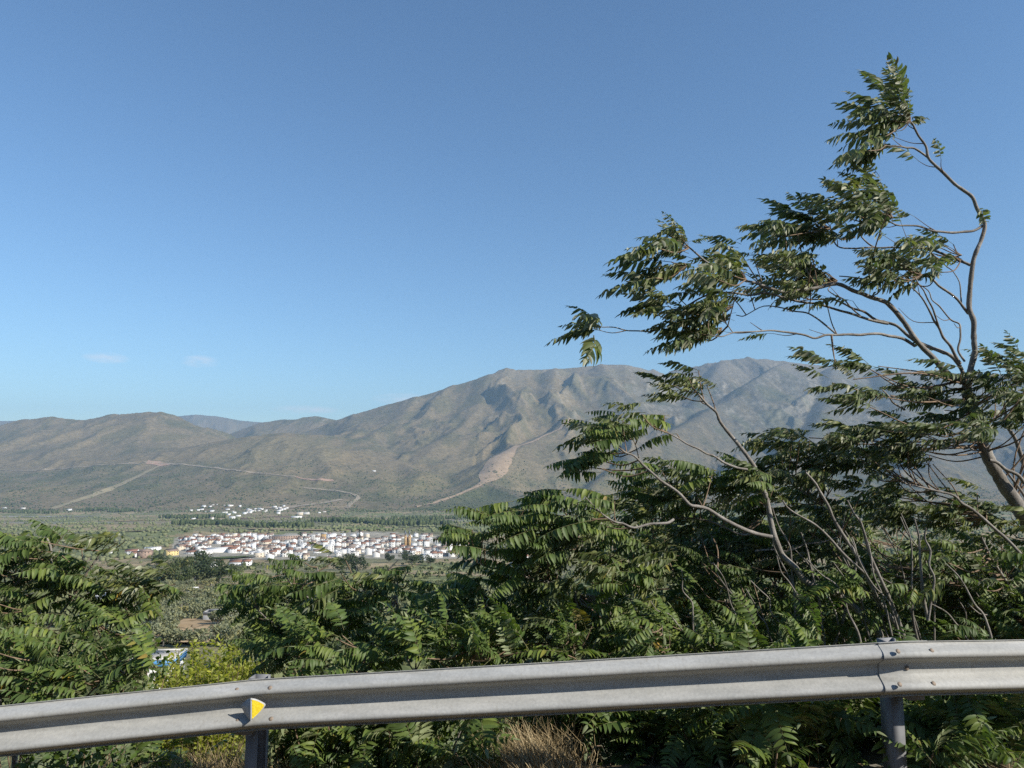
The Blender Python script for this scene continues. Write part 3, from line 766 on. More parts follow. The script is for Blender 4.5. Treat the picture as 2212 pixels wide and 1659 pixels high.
class Tree:
    def __init__(s, name, label, base, cat="tree", group=None, seed=1):
        s.root = empty(name, base); tag(s.root, label, cat, group)
        s.b = np.array(base); s.r = np.random.default_rng(seed); s.stems = []; s.twv = []; s.twq = []; s.ntw = 0; s.leaves = []; s.trunk = None; s.bark = M_BARK; s.yellow = name != 'windswept_tree'
    def stem(s, pts, r0, r1, name="branch", wig=0.012, mat=None):
        """pts world points; radii metres"""
        C = [np.array(p, float) for p in pts]; K = [C[0]]
        for a_, b_ in zip(C[:-1], C[1:]):
            if np.linalg.norm(b_ - a_) > 0.16: K.append((a_ + b_) / 2 + s.r.normal(0, wig, 3))
            K.append(b_)
        P = catmull(K, 4)
        r0 = r0 * 0.68; r1 = r1 * 0.75
        rad = np.linspace(1, 0, len(P)) ** 0.85 * (r0 - r1) + r1
        rad = rad * (1 + s.r.normal(0, 0.05, len(P)))
        tv, tq = tube(P, rad, 8 if r0 > 0.012 else 6)
        me = mesh_np(name, tv - s.b, [tq], [mat or s.bark], smooth=True)
        if s.trunk is None: s.trunk = link("trunk", me, s.root)
        else: link("branch", me, s.trunk)
        s.stems.append(P)
    def twig(s, a, c, r0=0.006, r1=0.0035):
        a = np.array(a, float); c = np.array(c, float); m = (a + c) / 2 + s.r.normal(0, 0.05, 3) * np.linalg.norm(c - a) + np.array([0, 0, -0.08]) * np.linalg.norm(c - a)
        P = catmull([a, m, c], 4); tv, tq = tube(P, np.linspace(r0, r1, len(P)), 5)
        s.twv.append(tv - s.b); s.twq.append(tq + s.ntw); s.ntw += len(tv)
    def near(s, p):
        best = None; bd = 1e9
        for P in s.stems:
            Q = P[int(len(P) * 0.35):] if len(P) > 8 else P
            d = np.linalg.norm(Q - p + np.array([0, 0, 0.10]), axis=1) + 2.5 * np.clip(Q[:, 2] - p[2], 0, None) + 0.8 * np.clip(p[0] - Q[:, 0], 0, None); i = d.argmin()
            if d[i] < bd: bd = d[i]; best = Q[i]
        return best, bd
    def leaf(s, a, tip, mode):
        s.leaves.append((np.array(a, float), np.array(tip, float), mode))
    def whorl(s, p, k, mode, ang, spread, L, connect=True, dy=0.4):
        """k leaves radiating from p; ang 0 = left, + = up (radians)"""
        p = np.array(p, float)
        if connect and s.stems:
            q, bd = s.near(p)
            if bd > 0.04: s.twig(q, p, 0.004 + 0.006 * min(1, bd), 0.004)
        for i in range(k):
            a = ang + s.r.uniform(-1, 1) * spread
            d = np.array([-math.cos(a), s.r.normal(0, dy), math.sin(a)]); d /= np.linalg.norm(d)
            l = L * s.r.uniform(0.72, 1.2)
            st = p + s.r.normal(0, 0.035, 3)
            s.leaf(st, st + d * l, mode)
    def fill(s, poly, yr, n, k, mode, ang, spread, L, dy=0.45, connect=True):
        L = L * 0.77
        for q in in_poly(poly, int(n * 1.42), s.r):
            y = s.r.uniform(*yr)
            p = np.array(W(q[0], q[1], y)); 
            p = p + np.array([0.45 * L * math.cos(ang), 0, -0.3 * L * math.sin(ang)])
            s.whorl(p, k if isinstance(k, int) else int(s.r.integers(k[0], k[1] + 1)), mode if isinstance(mode, str) else mode[int(s.r.integers(len(mode)))], ang, spread, L, connect, dy)
    def finish(s, most=300, name_crown="crown"):
        if s.ntw:
            cm = mesh_np("crown", np.concatenate(s.twv), [np.concatenate(s.twq)], [M_SHOOT], smooth=True)
        else:
            tv, tq = tube([s.stems[0][-2], s.stems[0][-1]], [0.003, 0.002], 4); cm = mesh_np("crown", tv - s.b, [tq], [M_SHOOT])
        crown = link("crown", cm, s.root); tag(crown, kind="stuff")
        rest = []
        for i, (a, t, mode) in enumerate(s.leaves):
            me = LEAVES[mode][int(s.r.integers(len(LEAVES[mode])))]
            if s.yellow and s.r.random() < 0.006: me = YELLOW[int(s.r.integers(3))]
            M = leaf_matrix(a - s.b, t - s.b, s.r.normal(0, 0.30))
            if i < most:
                o = bpy.data.objects.new("leaf", me); COL.objects.link(o); o.parent = crown; o.matrix_basis = M
            else: rest.append((me, M))
        if rest:
            vs, f3s, f4s, mi3, mi4, tn, n0 = [], [], [], [], [], [], 0
            for me, M in rest:
                nv = len(me.vertices); co = np.empty(nv * 3, np.float32); me.vertices.foreach_get("co", co); co = co.reshape(-1, 3)
                Mn = np.array(M); vs.append(co @ Mn[:3, :3].T + Mn[:3, 3])
                li = np.empty(len(me.loops), np.int32); me.loops.foreach_get("vertex_index", li)
                tot = np.empty(len(me.polygons), np.int32); me.polygons.foreach_get("loop_total", tot); st = np.empty_like(tot); me.polygons.foreach_get("loop_start", st)
                mid = np.empty_like(tot); me.polygons.foreach_get("material_index", mid)
                t3 = tot == 3; f3s.append(li[st[t3][:, None] + np.arange(3)] + n0); f4s.append(li[st[~t3][:, None] + np.arange(4)] + n0); mi3.append(mid[t3]); mi4.append(mid[~t3])
                tv = np.empty(nv, np.float32); me.attributes["tone"].data.foreach_get("value", tv); tn.append(tv); n0 += nv
            mt = rest[0][0].materials
            fm = mesh_np("foliage", np.concatenate(vs), [np.concatenate(f3s), np.concatenate(f4s)], [mt[0], mt[1]], np.concatenate(mi3 + mi4), smooth=True)
            at = fm.attributes.new("tone", 'FLOAT', 'POINT'); at.data.foreach_set("value", np.concatenate(tn))
            o = link("foliage", fm, s.root); tag(o, kind="stuff")

def z6(x, y): return (1152.1 + x * 0.47917, 90.95 + y * 0.47917)
def z5(x, y): return (1121.8 + x * 0.49287, 727.6 + y * 0.49287)
def z8(x, y): return (1637.2 + x * 0.37867, 1030.8 + y * 0.37867)
def path(pts, y0, y1, f=None):
    n = len(pts); return [np.array(W(*(f(*p) if f else p), y0 + (y1 - y0) * i / max(1, n - 1))) for i, p in enumerate(pts)]

# ---- the tall wind-bent tree at the right
D = 6.0; PX = D / 1560.0
T = Tree("windswept_tree", "tall thin wind-bent tree with bare crooked limbs rising against the sky", (W(2420, 1420, 6.6).x, 6.6, hz(W(2420, 1420, 6.6).x, 6.6)), seed=3)
T.stem([np.array(T.b) + np.array([0, 0, -0.2])] + path([(2330, 1330), (2262, 1190), (2212, 1117), (2172, 1053), (2137, 994), (2107, 915), (2088, 845), (2091, 819)], 6.5, D), 0.105, 0.050, wig=0.004)
B = [
 (([(1958,1525),(1990,1400),(1985,1310),(1965,1200),(1975,1050),(1985,980),(2020,890),(2035,820),(2000,750),(1980,700),(1900,640),(1850,590),(1780,520),(1770,470),(1735,420),(1710,370),(1690,350)]), 6.0, 5.85, 0.036, 0.009),
 (([(1780,520),(1720,480),(1650,470),(1580,465)]), 5.9, 5.75, 0.014, 0.006),
 (([(2030,825),(1940,855),(1840,855),(1740,830),(1640,825),(1590,800)]), 5.95, 5.7, 0.017, 0.007),
 (([(1970,1005),(1900,975),(1810,940),(1720,930),(1620,925),(1540,925),(1490,890),(1470,860)]), 6.0, 6.2, 0.019, 0.007),
 (([(1540,925),(1440,930),(1370,920),(1345,860),(1330,830)]), 6.12, 6.2, 0.012, 0.006),
 (([(1960,1225),(1920,1170),(1860,1120),(1800,1070),(1730,1050),(1640,1065),(1540,1080),(1440,1060),(1380,1055)]), 6.0, 5.6, 0.016, 0.006),
 (([(1930,1190),(1920,1080),(1890,1030)]), 6.0, 6.1, 0.010, 0.005),
 (([(1945,1440),(1915,1390),(1925,1300),(1920,1270),(1880,1250),(1830,1190),(1780,1120),(1720,1080)]), 6.05, 6.3, 0.014, 0.005),
 (([(1925,1450),(1880,1370),(1830,1290),(1790,1220),(1750,1150),(1700,1100)]), 5.95, 5.7, 0.019, 0.007),
 (([(1830,1290),(1800,1200),(1760,1120),(1720,1060)]), 5.85, 5.6, 0.012, 0.005),
 (([(1900,1519),(1800,1420),(1740,1360),(1690,1290),(1600,1180),(1520,1150),(1440,1120),(1370,1090),(1200,1120),(1100,1120),(1000,1085),(900,1055),(850,1030),(780,990),(720,940),(690,915)]), 5.95, 5.4, 0.034, 0.007),
 (([(1740,1360),(1640,1280),(1540,1250),(1440,1200),(1350,1160),(1250,1160)]), 5.9, 6.2, 0.020, 0.007),
 (([(1940,1500),(1890,1420),(1800,1380),(1740,1355)]), 6.0, 5.92, 0.024, 0.018),
 (([(1720,1370),(1640,1330),(1560,1315),(1470,1320),(1370,1320),(1270,1335),(1160,1310),(1070,1300),(1000,1305),(900,1310),(790,1320)]), 5.88, 5.4, 0.019, 0.005),
 (([(1370,1320),(1310,1270),(1230,1220),(1130,1200),(1040,1190),(960,1230)]), 5.7, 5.9, 0.011, 0.005),
 (([(1600,1270),(1480,1240),(1380,1210),(1200,1170),(1050,1130),(900,1130),(760,1150),(620,1220),(560,1290),(530,1305),(420,1300),(310,1285)]), 5.95, 5.5, 0.016, 0.005),
 (([(1480,1240),(1400,1160),(1330,1120),(1360,1080)]), 6.0, 6.3, 0.010, 0.005),
 (([(900,1310),(870,1270),(840,1250)]), 5.45, 5.5, 0.006, 0.004),
]
for pts, y0, y1, r0, r1 in B: T.stem(path(pts, y0, y1, z6), r0, r1, wig=0.008)
# fork fans: (base in zoom px, [tips]) each tip = one leaf or two
FAN = [
 ((1700, 350, 5.85), [(1330,440),(1345,370),(1370,275),(1420,225),(1480,130),(1500,150),(1600,75),(1610,70),(1650,120),(1560,190),(1490,480),(1430,330),(1450,420),(1570,260),(1400,300),(1520,400),(1390,480),(1620,200),(1560,330),(1480,250),(1640,250),(1660,180),(1760,360)]),
 ((1590, 465, 5.75), [(1345,560),(1390,590),(1360,530),(1450,540),(1490,570)]),
 ((1620, 790, 5.7), [(1310,620),(1330,640),(1400,600),(1480,570),(1350,700),(1330,780),(1390,870),(1360,740),(1440,660),(1420,780),(1500,620),(1440,720),(1540,600),(1500,820),(1460,850)]),
 ((1340, 840, 6.2), [(1040,710),(1150,680),(1075,770),(940,880),(1000,940),(1100,850),(980,920),(1200,690),(1060,880),(1130,760),(1030,830),(1180,780),(1120,930),(1230,740),(925,830)]),
 ((1450, 880, 6.2), [(1250,700),(1180,820),(1290,780),(1220,880),(1160,900)]),
 ((1930, 960, 6.0), [(1650,880),(1640,900),(1700,870),(1580,940)]),
 ((1750, 1050, 5.7), [(1560,930),(1460,990),(1480,1010),(1500,1060),(1480,1120),(1600,1000),(1540,1130),(1530,980),(1590,960),(1650,960)]),
 ((1930, 980, 6.0), [(1700,1000),(1680,960),(1720,1070),(1680,1050)]),
 ((1370, 1075, 6.2), [(1070,1190),(1000,960),(1020,1010),(1050,1090),(1130,1130),(990,980),(1100,1000),(1080,1050),(1150,1040),(1180,970),(1060,1140),(1200,1100),(1120,960)]),
 ((700, 930, 5.4), [(570,805),(480,880),(340,990),(600,850),(480,960),(560,900),(630,800),(500,920),(420,980),(800,885)]),
 ((690, 1010, 5.4), [(330,1050),(360,1020),(300,1140),(440,1060),(420,1100),(500,1030),(460,1130)]),
 ((960, 1070, 5.5), [(790,945),(900,935),(690,1050),(720,1120),(830,1000),(760,1010),(870,960),(660,1100),(800,1080),(850,1120)]),
 ((620, 1175, 5.5), [(395,1225),(420,1135),(450,1080),(480,1180),(420,1210)]),
 ((305, 1283, 5.5), [(72,1355),(160,1190),(190,1240),(110,1340)]),
 ((275, 1350, 5.5), [(235,1430),(240,1435)]),
 ((900, 1190, 5.6), [(560,1330),(640,1250),(700,1210),(750,1300),(680,1290),(600,1300),(720,1250),(660,1210)]),
 ((850, 1290, 5.6), [(580,1390),(650,1350),(560,1330),(620,1385),(700,1340)]),
]
for (bx, by, y), tips in FAN:
    b0 = np.array(W(*z6(bx, by), y))
    for (tx, ty) in tips + [(x_ + 0.25 * (bx - x_) + T.r.normal(0, 26), y_ + 0.25 * (by - y_) + T.r.normal(0, 26)) for (x_, y_) in tips[::2]]:
        tp = np.array(W(*z6(tx, ty), y + T.r.normal(0, 0.22)))
        d = b0 - tp; L = np.linalg.norm(d); lm = T.r.uniform(0.32, 0.47)
        a = tp + d / L * min(L, lm) + np.array([0, 0, T.r.normal(0, 0.03)])
        if L > lm: T.twig(b0, a, 0.006, 0.004)
        T.leaf(a, tp, 'wind')
# short side shoots along the limbs
for P in T.stems[1:]:
    if len(P) < 14: continue
    for q in range(max(1, len(P) // 16)):
        i = int(T.r.integers(len(P) // 3, len(P) - 2)); a = P[i]; d = np.array([-T.r.uniform(0.4, 1.0), T.r.normal(0, 0.4), T.r.uniform(-0.1, 0.9)]); d /= np.linalg.norm(d); tp = a + d * T.r.uniform(0.10, 0.30)
        T.twig(a, tp, 0.0045, 0.002)
        if T.r.random() < 0.7:
            for _ in range(int(T.r.integers(1, 3))):
                e = d + np.array([-0.4, T.r.normal(0, 0.3), T.r.normal(-0.1, 0.35)]); T.leaf(tp, tp + e / np.linalg.norm(e) * T.r.uniform(0.2, 0.36), 'wind')
for poly_, n_ in [([(640,960),(800,950),(1000,940),(1010,1130),(800,1160),(660,1120)], 6), ([(1000,940),(1340,960),(1370,1150),(1150,1190),(1000,1150)], 7), ([(580,1180),(900,1150),(930,1220),(760,1330),(580,1370)], 5), ([(1480,960),(1700,900),(1900,930),(1700,1080),(1480,1100)], 4), ([(1060,720),(1330,700),(1330,900),(1000,920)], 3), ([(1330,620),(1600,570),(1600,800),(1380,860)], 3)]:
    T.fill([z6(*q) for q in poly_], (5.3, 6.3), n_, (2, 3), 'wind', 0.05, 0.45, 0.38)
# lower crown around the trunk
for poly, yr, n, k, ang, sp, L in [
   ([(1760,770),(1830,765),(1900,800),(1890,870),(1830,880),(1730,830)], (5.6, 6.0), 7, (2, 3), 0.15, 0.35, 0.42),
   ([(1980,800),(2060,790),(2110,830),(2110,980),(2000,970),(1900,940),(1920,850)], (5.6, 6.3), 13, (3, 4), 0.0, 0.45, 0.42),
   ([(2110,800),(2250,740),(2260,900),(2180,930),(2110,900)], (5.7, 6.4), 12, (3, 4), 0.2, 0.6, 0.42),
   ([(1690,920),(1780,900),(1900,920),(1990,960),(1950,1000),(1820,960),(1700,970)], (5.8, 6.4), 7, (2, 3), 0.0, 0.35, 0.40)]:
    T.fill(poly, yr, n, k, 'wind', ang, sp, L)
T.stem(path([(1690,320),(1640,290),(1590,230)], 5.9, 5.8, z5), 0.012, 0.006)
T.stem(path([(2000,500),(1960,480),(1880,490),(1780,490)], 6.1, 5.9, z5), 0.010, 0.005)
for pts, y0, y1, r0, r1 in [([(2212,560),(2170,440),(2130,330),(2100,240)], 6.6, 6.4, 0.03, 0.01), ([(2212,640),(2130,580),(2060,540)], 6.2, 6.1, 0.022, 0.018), ([(2250,760),(2150,610),(2110,560),(1990,490)], 6.3, 6.2, 0.018, 0.008)]:
    T.stem(path(pts, y0, y1, z5), r0, r1)
T.finish()

# ---- leaning multi-stemmed trees in the thicket (right half)
WIND = ['wind', 'wind', 'hang']
def thicket(name, label, root, stems, fills, seed, group="wild trees crowding behind the guardrail", bark=None, most=300, canes=()):
    u, y = root; x = W(u, 1400, y).x
    t = Tree(name, label, (x, y, hz(x, y)), group=group, seed=seed)
    if bark: t.bark = bark
    for i, (pts, y0, y1, r0, r1) in enumerate(stems):
        P = path(pts, y0, y1)
        if i == 0: P = [np.array(t.b) + np.array([0, 0, -0.15])] + P
        t.stem(P, r0, r1)
    for (u0, u1, v1, n, ya, yb) in canes:       # thin bare canes leaning with the wind
        for _ in range(n):
            ua = t.r.uniform(u0, u1); lean = t.r.uniform(20, 130); vt = v1 + t.r.uniform(-40, 90); yy = t.r.uniform(ya, yb)
            t.stem(path([(ua, 1400), (ua - lean * 0.25 + t.r.normal(0, 8), 1400 - (1400 - vt) * 0.4), (ua - lean * 0.6 + t.r.normal(0, 10), 1400 - (1400 - vt) * 0.72), (ua - lean + t.r.normal(0, 8), vt)], yy + 0.15, yy), t.r.uniform(0.009, 0.017), 0.005)
    for f in fills: t.fill(*f)
    t.finish(most)
    return t
thicket("leaning_tree", "leaning pale-barked tree whose long bare limb ends in a leaf tuft below the mountain notch", (1990, 6.6),
  [([(1900,1370),(1820,1290),(1740,1255),(1690,1200),(1668,1140),(1650,1060),(1630,1010),(1595,960),(1555,910),(1527,873),(1506,848)], 6.1, 5.75, 0.05, 0.010),
   ([(1668,1160),(1600,1140),(1530,1100),(1490,1090),(1430,1040),(1390,1005),(1370,985),(1330,960)], 5.85, 5.5, 0.026, 0.007),
   ([(1614,1014),(1565,1000),(1526,980),(1486,960),(1442,935)], 5.8, 5.6, 0.016, 0.007),
   ([(1668,1160),(1600,1155),(1500,1120),(1400,1120)], 6.3, 6.6, 0.018, 0.007),
   ([(1380,990),(1374,965),(1368,950)], 5.85, 5.8, 0.007, 0.005)],
  [([(1410,810),(1470,795),(1505,810),(1500,850),(1440,865),(1415,840)], (5.8, 6.1), 5, (2, 3), 'wind', 0.05, 0.35, 0.38),
   ([(1250,915),(1310,900),(1400,890),(1435,905),(1440,935),(1400,950),(1300,950),(1250,940)], (5.5, 5.9), 9, (2, 3), WIND, -0.1, 0.35, 0.40),
   ([(1225,980),(1290,940),(1330,960),(1310,1030),(1240,1040)], (5.5, 5.9), 6, (2, 2), 'hang', -0.35, 0.35, 0.40),
   ([(1330,1005),(1420,1010),(1530,1015),(1560,1080),(1480,1110),(1340,1090)], (5.85, 6.6), 12, (3, 4), WIND, -0.05, 0.5, 0.44),
   ([(1560,1020),(1660,1020),(1660,1100),(1560,1095)], (5.9, 6.6), 7, (3, 4), WIND, 0.0, 0.5, 0.44)], 21)
thicket("arching_tree", "dark leafy tree with drooping comb-like leaves reaching out over the town", (1330, 6.4),
  [([(1330,1420),(1310,1300),(1260,1180),(1230,1120)], 6.3, 6.0, 0.035, 0.012),
   ([(1455,1122),(1440,1130),(1370,1140),(1330,1128),(1290,1100),(1265,1075)], 5.6, 5.35, 0.016, 0.006),
   ([(1260,1180),(1180,1150),(1100,1130),(1060,1115)], 6.0, 5.6, 0.016, 0.007),
   ([(1310,1300),(1200,1260),(1100,1230),(1030,1215)], 6.2, 5.7, 0.018, 0.007),
   ([(1310,1300),(1370,1230),(1440,1200)], 6.2, 6.5, 0.018, 0.007)],
  [([(985,1100),(1050,1095),(1070,1130),(1020,1180),(975,1170)], (5.4, 5.7), 6, (2, 3), 'hang', 0.05, 0.2, 0.40),
   ([(1060,1110),(1130,1085),(1190,1065),(1240,1080),(1300,1085),(1310,1150),(1200,1160),(1080,1150)], (5.4, 6.0), 17, (3, 4), 'hang', -0.05, 0.35, 0.42),
   ([(1010,1170),(1150,1150),(1300,1150),(1320,1260),(1200,1270),(1080,1240),(1000,1220)], (5.6, 6.4), 22, (3, 4), ['hang', 'wind'], -0.1, 0.6, 0.44),
   ([(1320,1100),(1420,1105),(1450,1200),(1420,1280),(1320,1260)], (5.8, 6.8), 16, (3, 4), WIND, -0.05, 0.6, 0.44)], 33)
thicket("shaded_tree", "shadowy low tree with black-green leaves in the middle of the thicket", (1130, 6.6),
  [([(1120,1420),(1090,1350),(1050,1290),(1000,1260)], 6.5, 6.2, 0.028, 0.010),
   ([(1090,1350),(1000,1330),(930,1310)], 6.4, 6.1, 0.014, 0.006),
   ([(1090,1350),(1150,1300),(1240,1280)], 6.5, 6.7, 0.014, 0.006)],
  [([(905,1270),(980,1240),(1080,1240),(1180,1260),(1190,1340),(1080,1360),(950,1340),(890,1320)], (5.8, 6.8), 28, (3, 4), ['hang', 'wind'], -0.1, 0.6, 0.42),
   ([(900,1330),(1060,1350),(1180,1350),(1170,1420),(950,1430),(880,1390)], (5.9, 7.0), 22, (3, 4), ['hang', 'spread'], -0.15, 0.9, 0.40),
   ([(1190,1270),(1330,1280),(1400,1330),(1380,1410),(1220,1410)], (6.0, 7.2), 20, (3, 4), ['hang', 'spread'], -0.1, 0.8, 0.42)], 35)
thicket("bushy_tree", "bushy wind-combed tree with many grey stems beneath the tall bent trunk", (1990, 6.9),
  [([(1960,1400),(1900,1300),(1850,1200),(1800,1120),(1770,1060),(1740,1020)], 6.1, 5.7, 0.030, 0.010),
   ([(1960,1400),(1920,1290),(1880,1200),(1860,1130),(1830,1080)], 6.0, 5.8, 0.024, 0.008),
   ([(2005,1340),(1990,1240),(1985,1160),(1975,1120)], 5.9, 5.8, 0.020, 0.008),
   ([(2005,1340),(2018,1250),(2010,1190),(2000,1140)], 5.85, 5.8, 0.016, 0.008),
   ([(1870,1240),(1790,1160),(1720,1110),(1690,1080)], 5.9, 5.7, 0.016, 0.006),
   ([(1800,1120),(1760,1080),(1700,1040)], 6.6, 6.3, 0.012, 0.006),
   ([(2250,1240),(2180,1170),(2100,1100),(2060,1070),(1980,1050),(1940,1030)], 6.2, 5.9, 0.022, 0.007),
   ([(1630,1190),(1700,1190),(1740,1175),(1810,1160)], 6.4, 6.6, 0.012, 0.008)],
  [([(1640,945),(1700,922),(1740,935),(1790,990),(1770,1050),(1650,1020),(1630,975)], (6.0, 6.6), 12, (3, 4), 'wind', 0.05, 0.4, 0.44),
   ([(1780,950),(1880,925),(1980,965),(2000,1010),(1900,1010),(1790,1000)], (6.0, 6.7), 12, (3, 4), 'wind', 0.05, 0.45, 0.42),
   ([(1650,1040),(1790,1040),(1920,1035),(1990,1065),(1960,1140),(1800,1140),(1650,1120)], (6.2, 7.0), 20, (3, 4), 'wind', 0.0, 0.5, 0.42),
   ([(1980,1080),(2080,1060),(2100,1110),(2060,1150),(1980,1150)], (6.1, 6.8), 8, (2, 3), 'wind', 0.05, 0.5, 0.40)], 41)
thicket("stemmy_tree", "thicket tree showing upright pale forked stems above the middle of the rail span", (1760, 7.4),
  [([(1780,1400),(1770,1300),(1750,1220),(1730,1150)], 6.3, 6.1, 0.022, 0.008),
   ([(1800,1400),(1830,1300),(1850,1210),(1840,1160)], 6.3, 6.2, 0.020, 0.008),
   ([(1700,1400),(1690,1300),(1660,1240)], 7.2, 7.0, 0.018, 0.008),
   ([(1560,1400),(1580,1300),(1600,1230)], 7.3, 7.0, 0.018, 0.008)],
  [([(1450,1110),(1640,1110),(1660,1220),(1500,1250),(1440,1200)], (6.4, 7.4), 30, (3, 4), ['wind', 'hang'], 0.0, 0.7, 0.42),
   ([(1640,1130),(1860,1140),(1880,1250),(1700,1260),(1640,1220)], (6.8, 7.6), 24, (3, 4), ['wind', 'hang'], 0.0, 0.7, 0.42),
   ([(1420,1250),(1600,1240),(1760,1260),(1760,1330),(1560,1350),(1420,1330)], (6.4, 7.6), 26, (3, 4), ['hang', 'spread'], -0.1, 0.9, 0.42)], 43, canes=[(1720, 2070, 1130, 15, 5.75, 6.2), (1480, 1720, 1220, 6, 5.8, 6.2), (2080, 2230, 1220, 5, 5.8, 6.2)])
thicket("shady_sapling", "sapling with broad flat leaves half hidden above the rail joint", (1860, 7.0),
  [([(1850,1420),(1830,1350),(1820,1290)], 6.7, 6.5, 0.018, 0.007), ([(1850,1420),(1900,1360),(1930,1300)], 6.8, 6.7, 0.014, 0.007),
   ([(2140,1400),(2130,1350),(2120,1290)], 6.6, 6.5, 0.014, 0.007), ([(2170,1260),(2140,1220),(2100,1170)], 6.7, 6.6, 0.014, 0.006)],
  [([(1760,1260),(1960,1240),(2000,1330),(1900,1390),(1760,1370)], (5.7, 7.2), 26, (3, 4), ['hang', 'spread'], 0.1, 1.0, 0.40),
   ([(2000,1180),(2090,1170),(2212,1200),(2260,1300),(2120,1320),(2010,1290)], (6.4, 7.6), 24, (3, 4), ['wind', 'hang'], 0.05, 0.8, 0.40),
   ([(1980,1290),(2100,1310),(2250,1300),(2260,1390),(2000,1390)], (5.8, 7.0), 22, (3, 4), ['hang', 'spread'], 0.1, 1.0, 0.40)], 47)
thicket("rail_sapling", "low sapling with fern-like leaves brushing the top of the rail near mid-span", (1450, 5.9),
  [([(1450,1480),(1440,1400),(1430,1350)], 5.8, 5.7, 0.014, 0.006), ([(1580,1480),(1560,1420),(1500,1370)], 5.9, 5.8, 0.012, 0.006), ([(1250,1480),(1240,1400),(1225,1360)], 5.8, 5.7, 0.010, 0.005)],
  [([(1180,1340),(1260,1330),(1300,1380),(1280,1420),(1180,1420)], (5.4, 6.0), 8, (2, 3), 'spread', 0.4, 1.2, 0.40),
   ([(1330,1340),(1480,1340),(1560,1370),(1540,1410),(1340,1410)], (5.5, 6.4), 16, (3, 4), ['spread', 'hang'], 0.2, 1.1, 0.40),
   ([(1560,1350),(1760,1360),(1760,1410),(1560,1410)], (5.5, 6.6), 16, (3, 4), ['spread', 'hang'], 0.2, 1.1, 0.40)], 51)
thicket("backing_tree", "dense shaded tree filling the back of the thicket above the right rail span", (1700, 8.2),
  [([(1700,1400),(1690,1300),(1660,1200)], 8.0, 7.8, 0.03, 0.01), ([(1900,1400),(1930,1280),(1940,1180)], 8.0, 7.8, 0.02, 0.01), ([(1500,1400),(1480,1290),(1440,1200)], 8.0, 7.8, 0.02, 0.01), ([(2100,1400),(2110,1300),(2130,1220)], 8.0, 7.8, 0.02, 0.01)],
  [([(1280,1110),(1700,1090),(2000,1100),(2080,1130),(2060,1230),(1280,1230)], (7.2, 8.4), 40, (3, 4), ['wind', 'hang'], 0.0, 0.8, 0.44),
   ([(1250,1230),(2250,1210),(2250,1390),(1250,1400)], (7.0, 8.4), 46, (3, 4), ['hang', 'spread'], 0.0, 1.1, 0.44)], 57)
thicket("side_tree", "leafy tree at the right edge below the tall bent trunk", (2230, 6.6),
  [([(2240,1400),(2200,1300),(2150,1220),(2120,1160)], 6.5, 6.2, 0.03, 0.01), ([(2200,1300),(2240,1200),(2230,1130)], 6.5, 6.6, 0.02, 0.01)],
  [([(2080,1100),(2150,1080),(2230,1120),(2230,1200),(2100,1190)], (6.0, 6.8), 8, (2, 3), 'wind', 0.0, 0.6, 0.40), ([(1990,1180),(2230,1190),(2250,1300),(2000,1310)], (5.9, 7.0), 20, (3, 4), ['wind', 'hang'], 0.0, 0.8, 0.42)], 58)
thicket("edge_tree", "leafy roadside tree just beyond the right edge of the view", (2480, 6.4),
  [([(2480,1400),(2460,1300),(2430,1200),(2420,1120)], 6.3, 6.1, 0.03, 0.01), ([(2480,1400),(2560,1280),(2580,1180)], 6.3, 6.4, 0.02, 0.01)],
  [([(2260,1180),(2420,1100),(2600,1140),(2640,1300),(2300,1300)], (5.8, 6.8), 26, (3, 4), ['wind', 'hang'], 0.0, 0.7, 0.42), ([(2270,1300),(2650,1300),(2650,1420),(2270,1410)], (5.7, 6.8), 20, (3, 4), ['hang', 'spread'], 0.0, 1.0, 0.42)], 59)
thicket("edge_tree", "leafy roadside tree just beyond the left edge of the view", (-260, 6.6),
  [([(-260,1500),(-250,1400),(-270,1280),(-280,1200)], 6.5, 6.3, 0.03, 0.01)],
  [([(-420,1200),(-260,1170),(-140,1220),(-120,1380),(-420,1400)], (6.0, 7.0), 28, (3, 4), ['wind', 'hang'], 0.0, 0.7, 0.42), ([(-420,1400),(-100,1390),(-100,1520),(-420,1530)], (5.7, 6.6), 20, (3, 4), ['hang', 'spread'], 0.0, 1.0, 0.42)], 60)
# ---- left and middle
thicket("hedgerow_tree", "sunlit leafy tree filling the left edge beside the valley view", (60, 6.6),
  [([(40,1500),(60,1400),(90,1300),(110,1220),(100,1160)], 6.5, 6.3, 0.035, 0.010),
   ([(60,1400),(150,1300),(200,1220),(215,1190)], 6.5, 6.3, 0.018, 0.007),
   ([(60,1400),(200,1340),(270,1290),(300,1240)], 6.5, 6.6, 0.018, 0.007),
   ([(0,1330),(30,1270),(60,1240)], 6.6, 6.4, 0.014, 0.006),
   ([(60,1450),(-60,1300),(-120,1200)], 6.6, 6.6, 0.020, 0.008)],
  [([(30,1150),(80,1138),(130,1150),(160,1170),(130,1215),(40,1210),(0,1185)], (6.0, 6.7), 9, (2, 3), ['wind', 'hang'], 0.1, 0.5, 0.44),
   ([(180,1165),(225,1155),(240,1175),(215,1190)], (6.0, 6.4), 3, (2, 2), 'wind', 0.1, 0.35, 0.40),
   ([(-150,1190),(0,1200),(150,1225),(170,1290),(60,1330),(-100,1330)], (6.0, 7.0), 28, (3, 4), ['wind', 'hang'], 0.0, 0.6, 0.44),
   ([(170,1240),(300,1235),(360,1240),(380,1260),(340,1290),(200,1300)], (6.2, 6.9), 13, (3, 4), ['hang', 'wind'], -0.1, 0.6, 0.42),
   ([(-100,1330),(80,1320),(240,1300),(320,1320),(290,1390),(120,1400),(-100,1420)], (5.9, 6.9), 26, (3, 4), ['hang', 'spread'], -0.1, 0.9, 0.42)], 61)
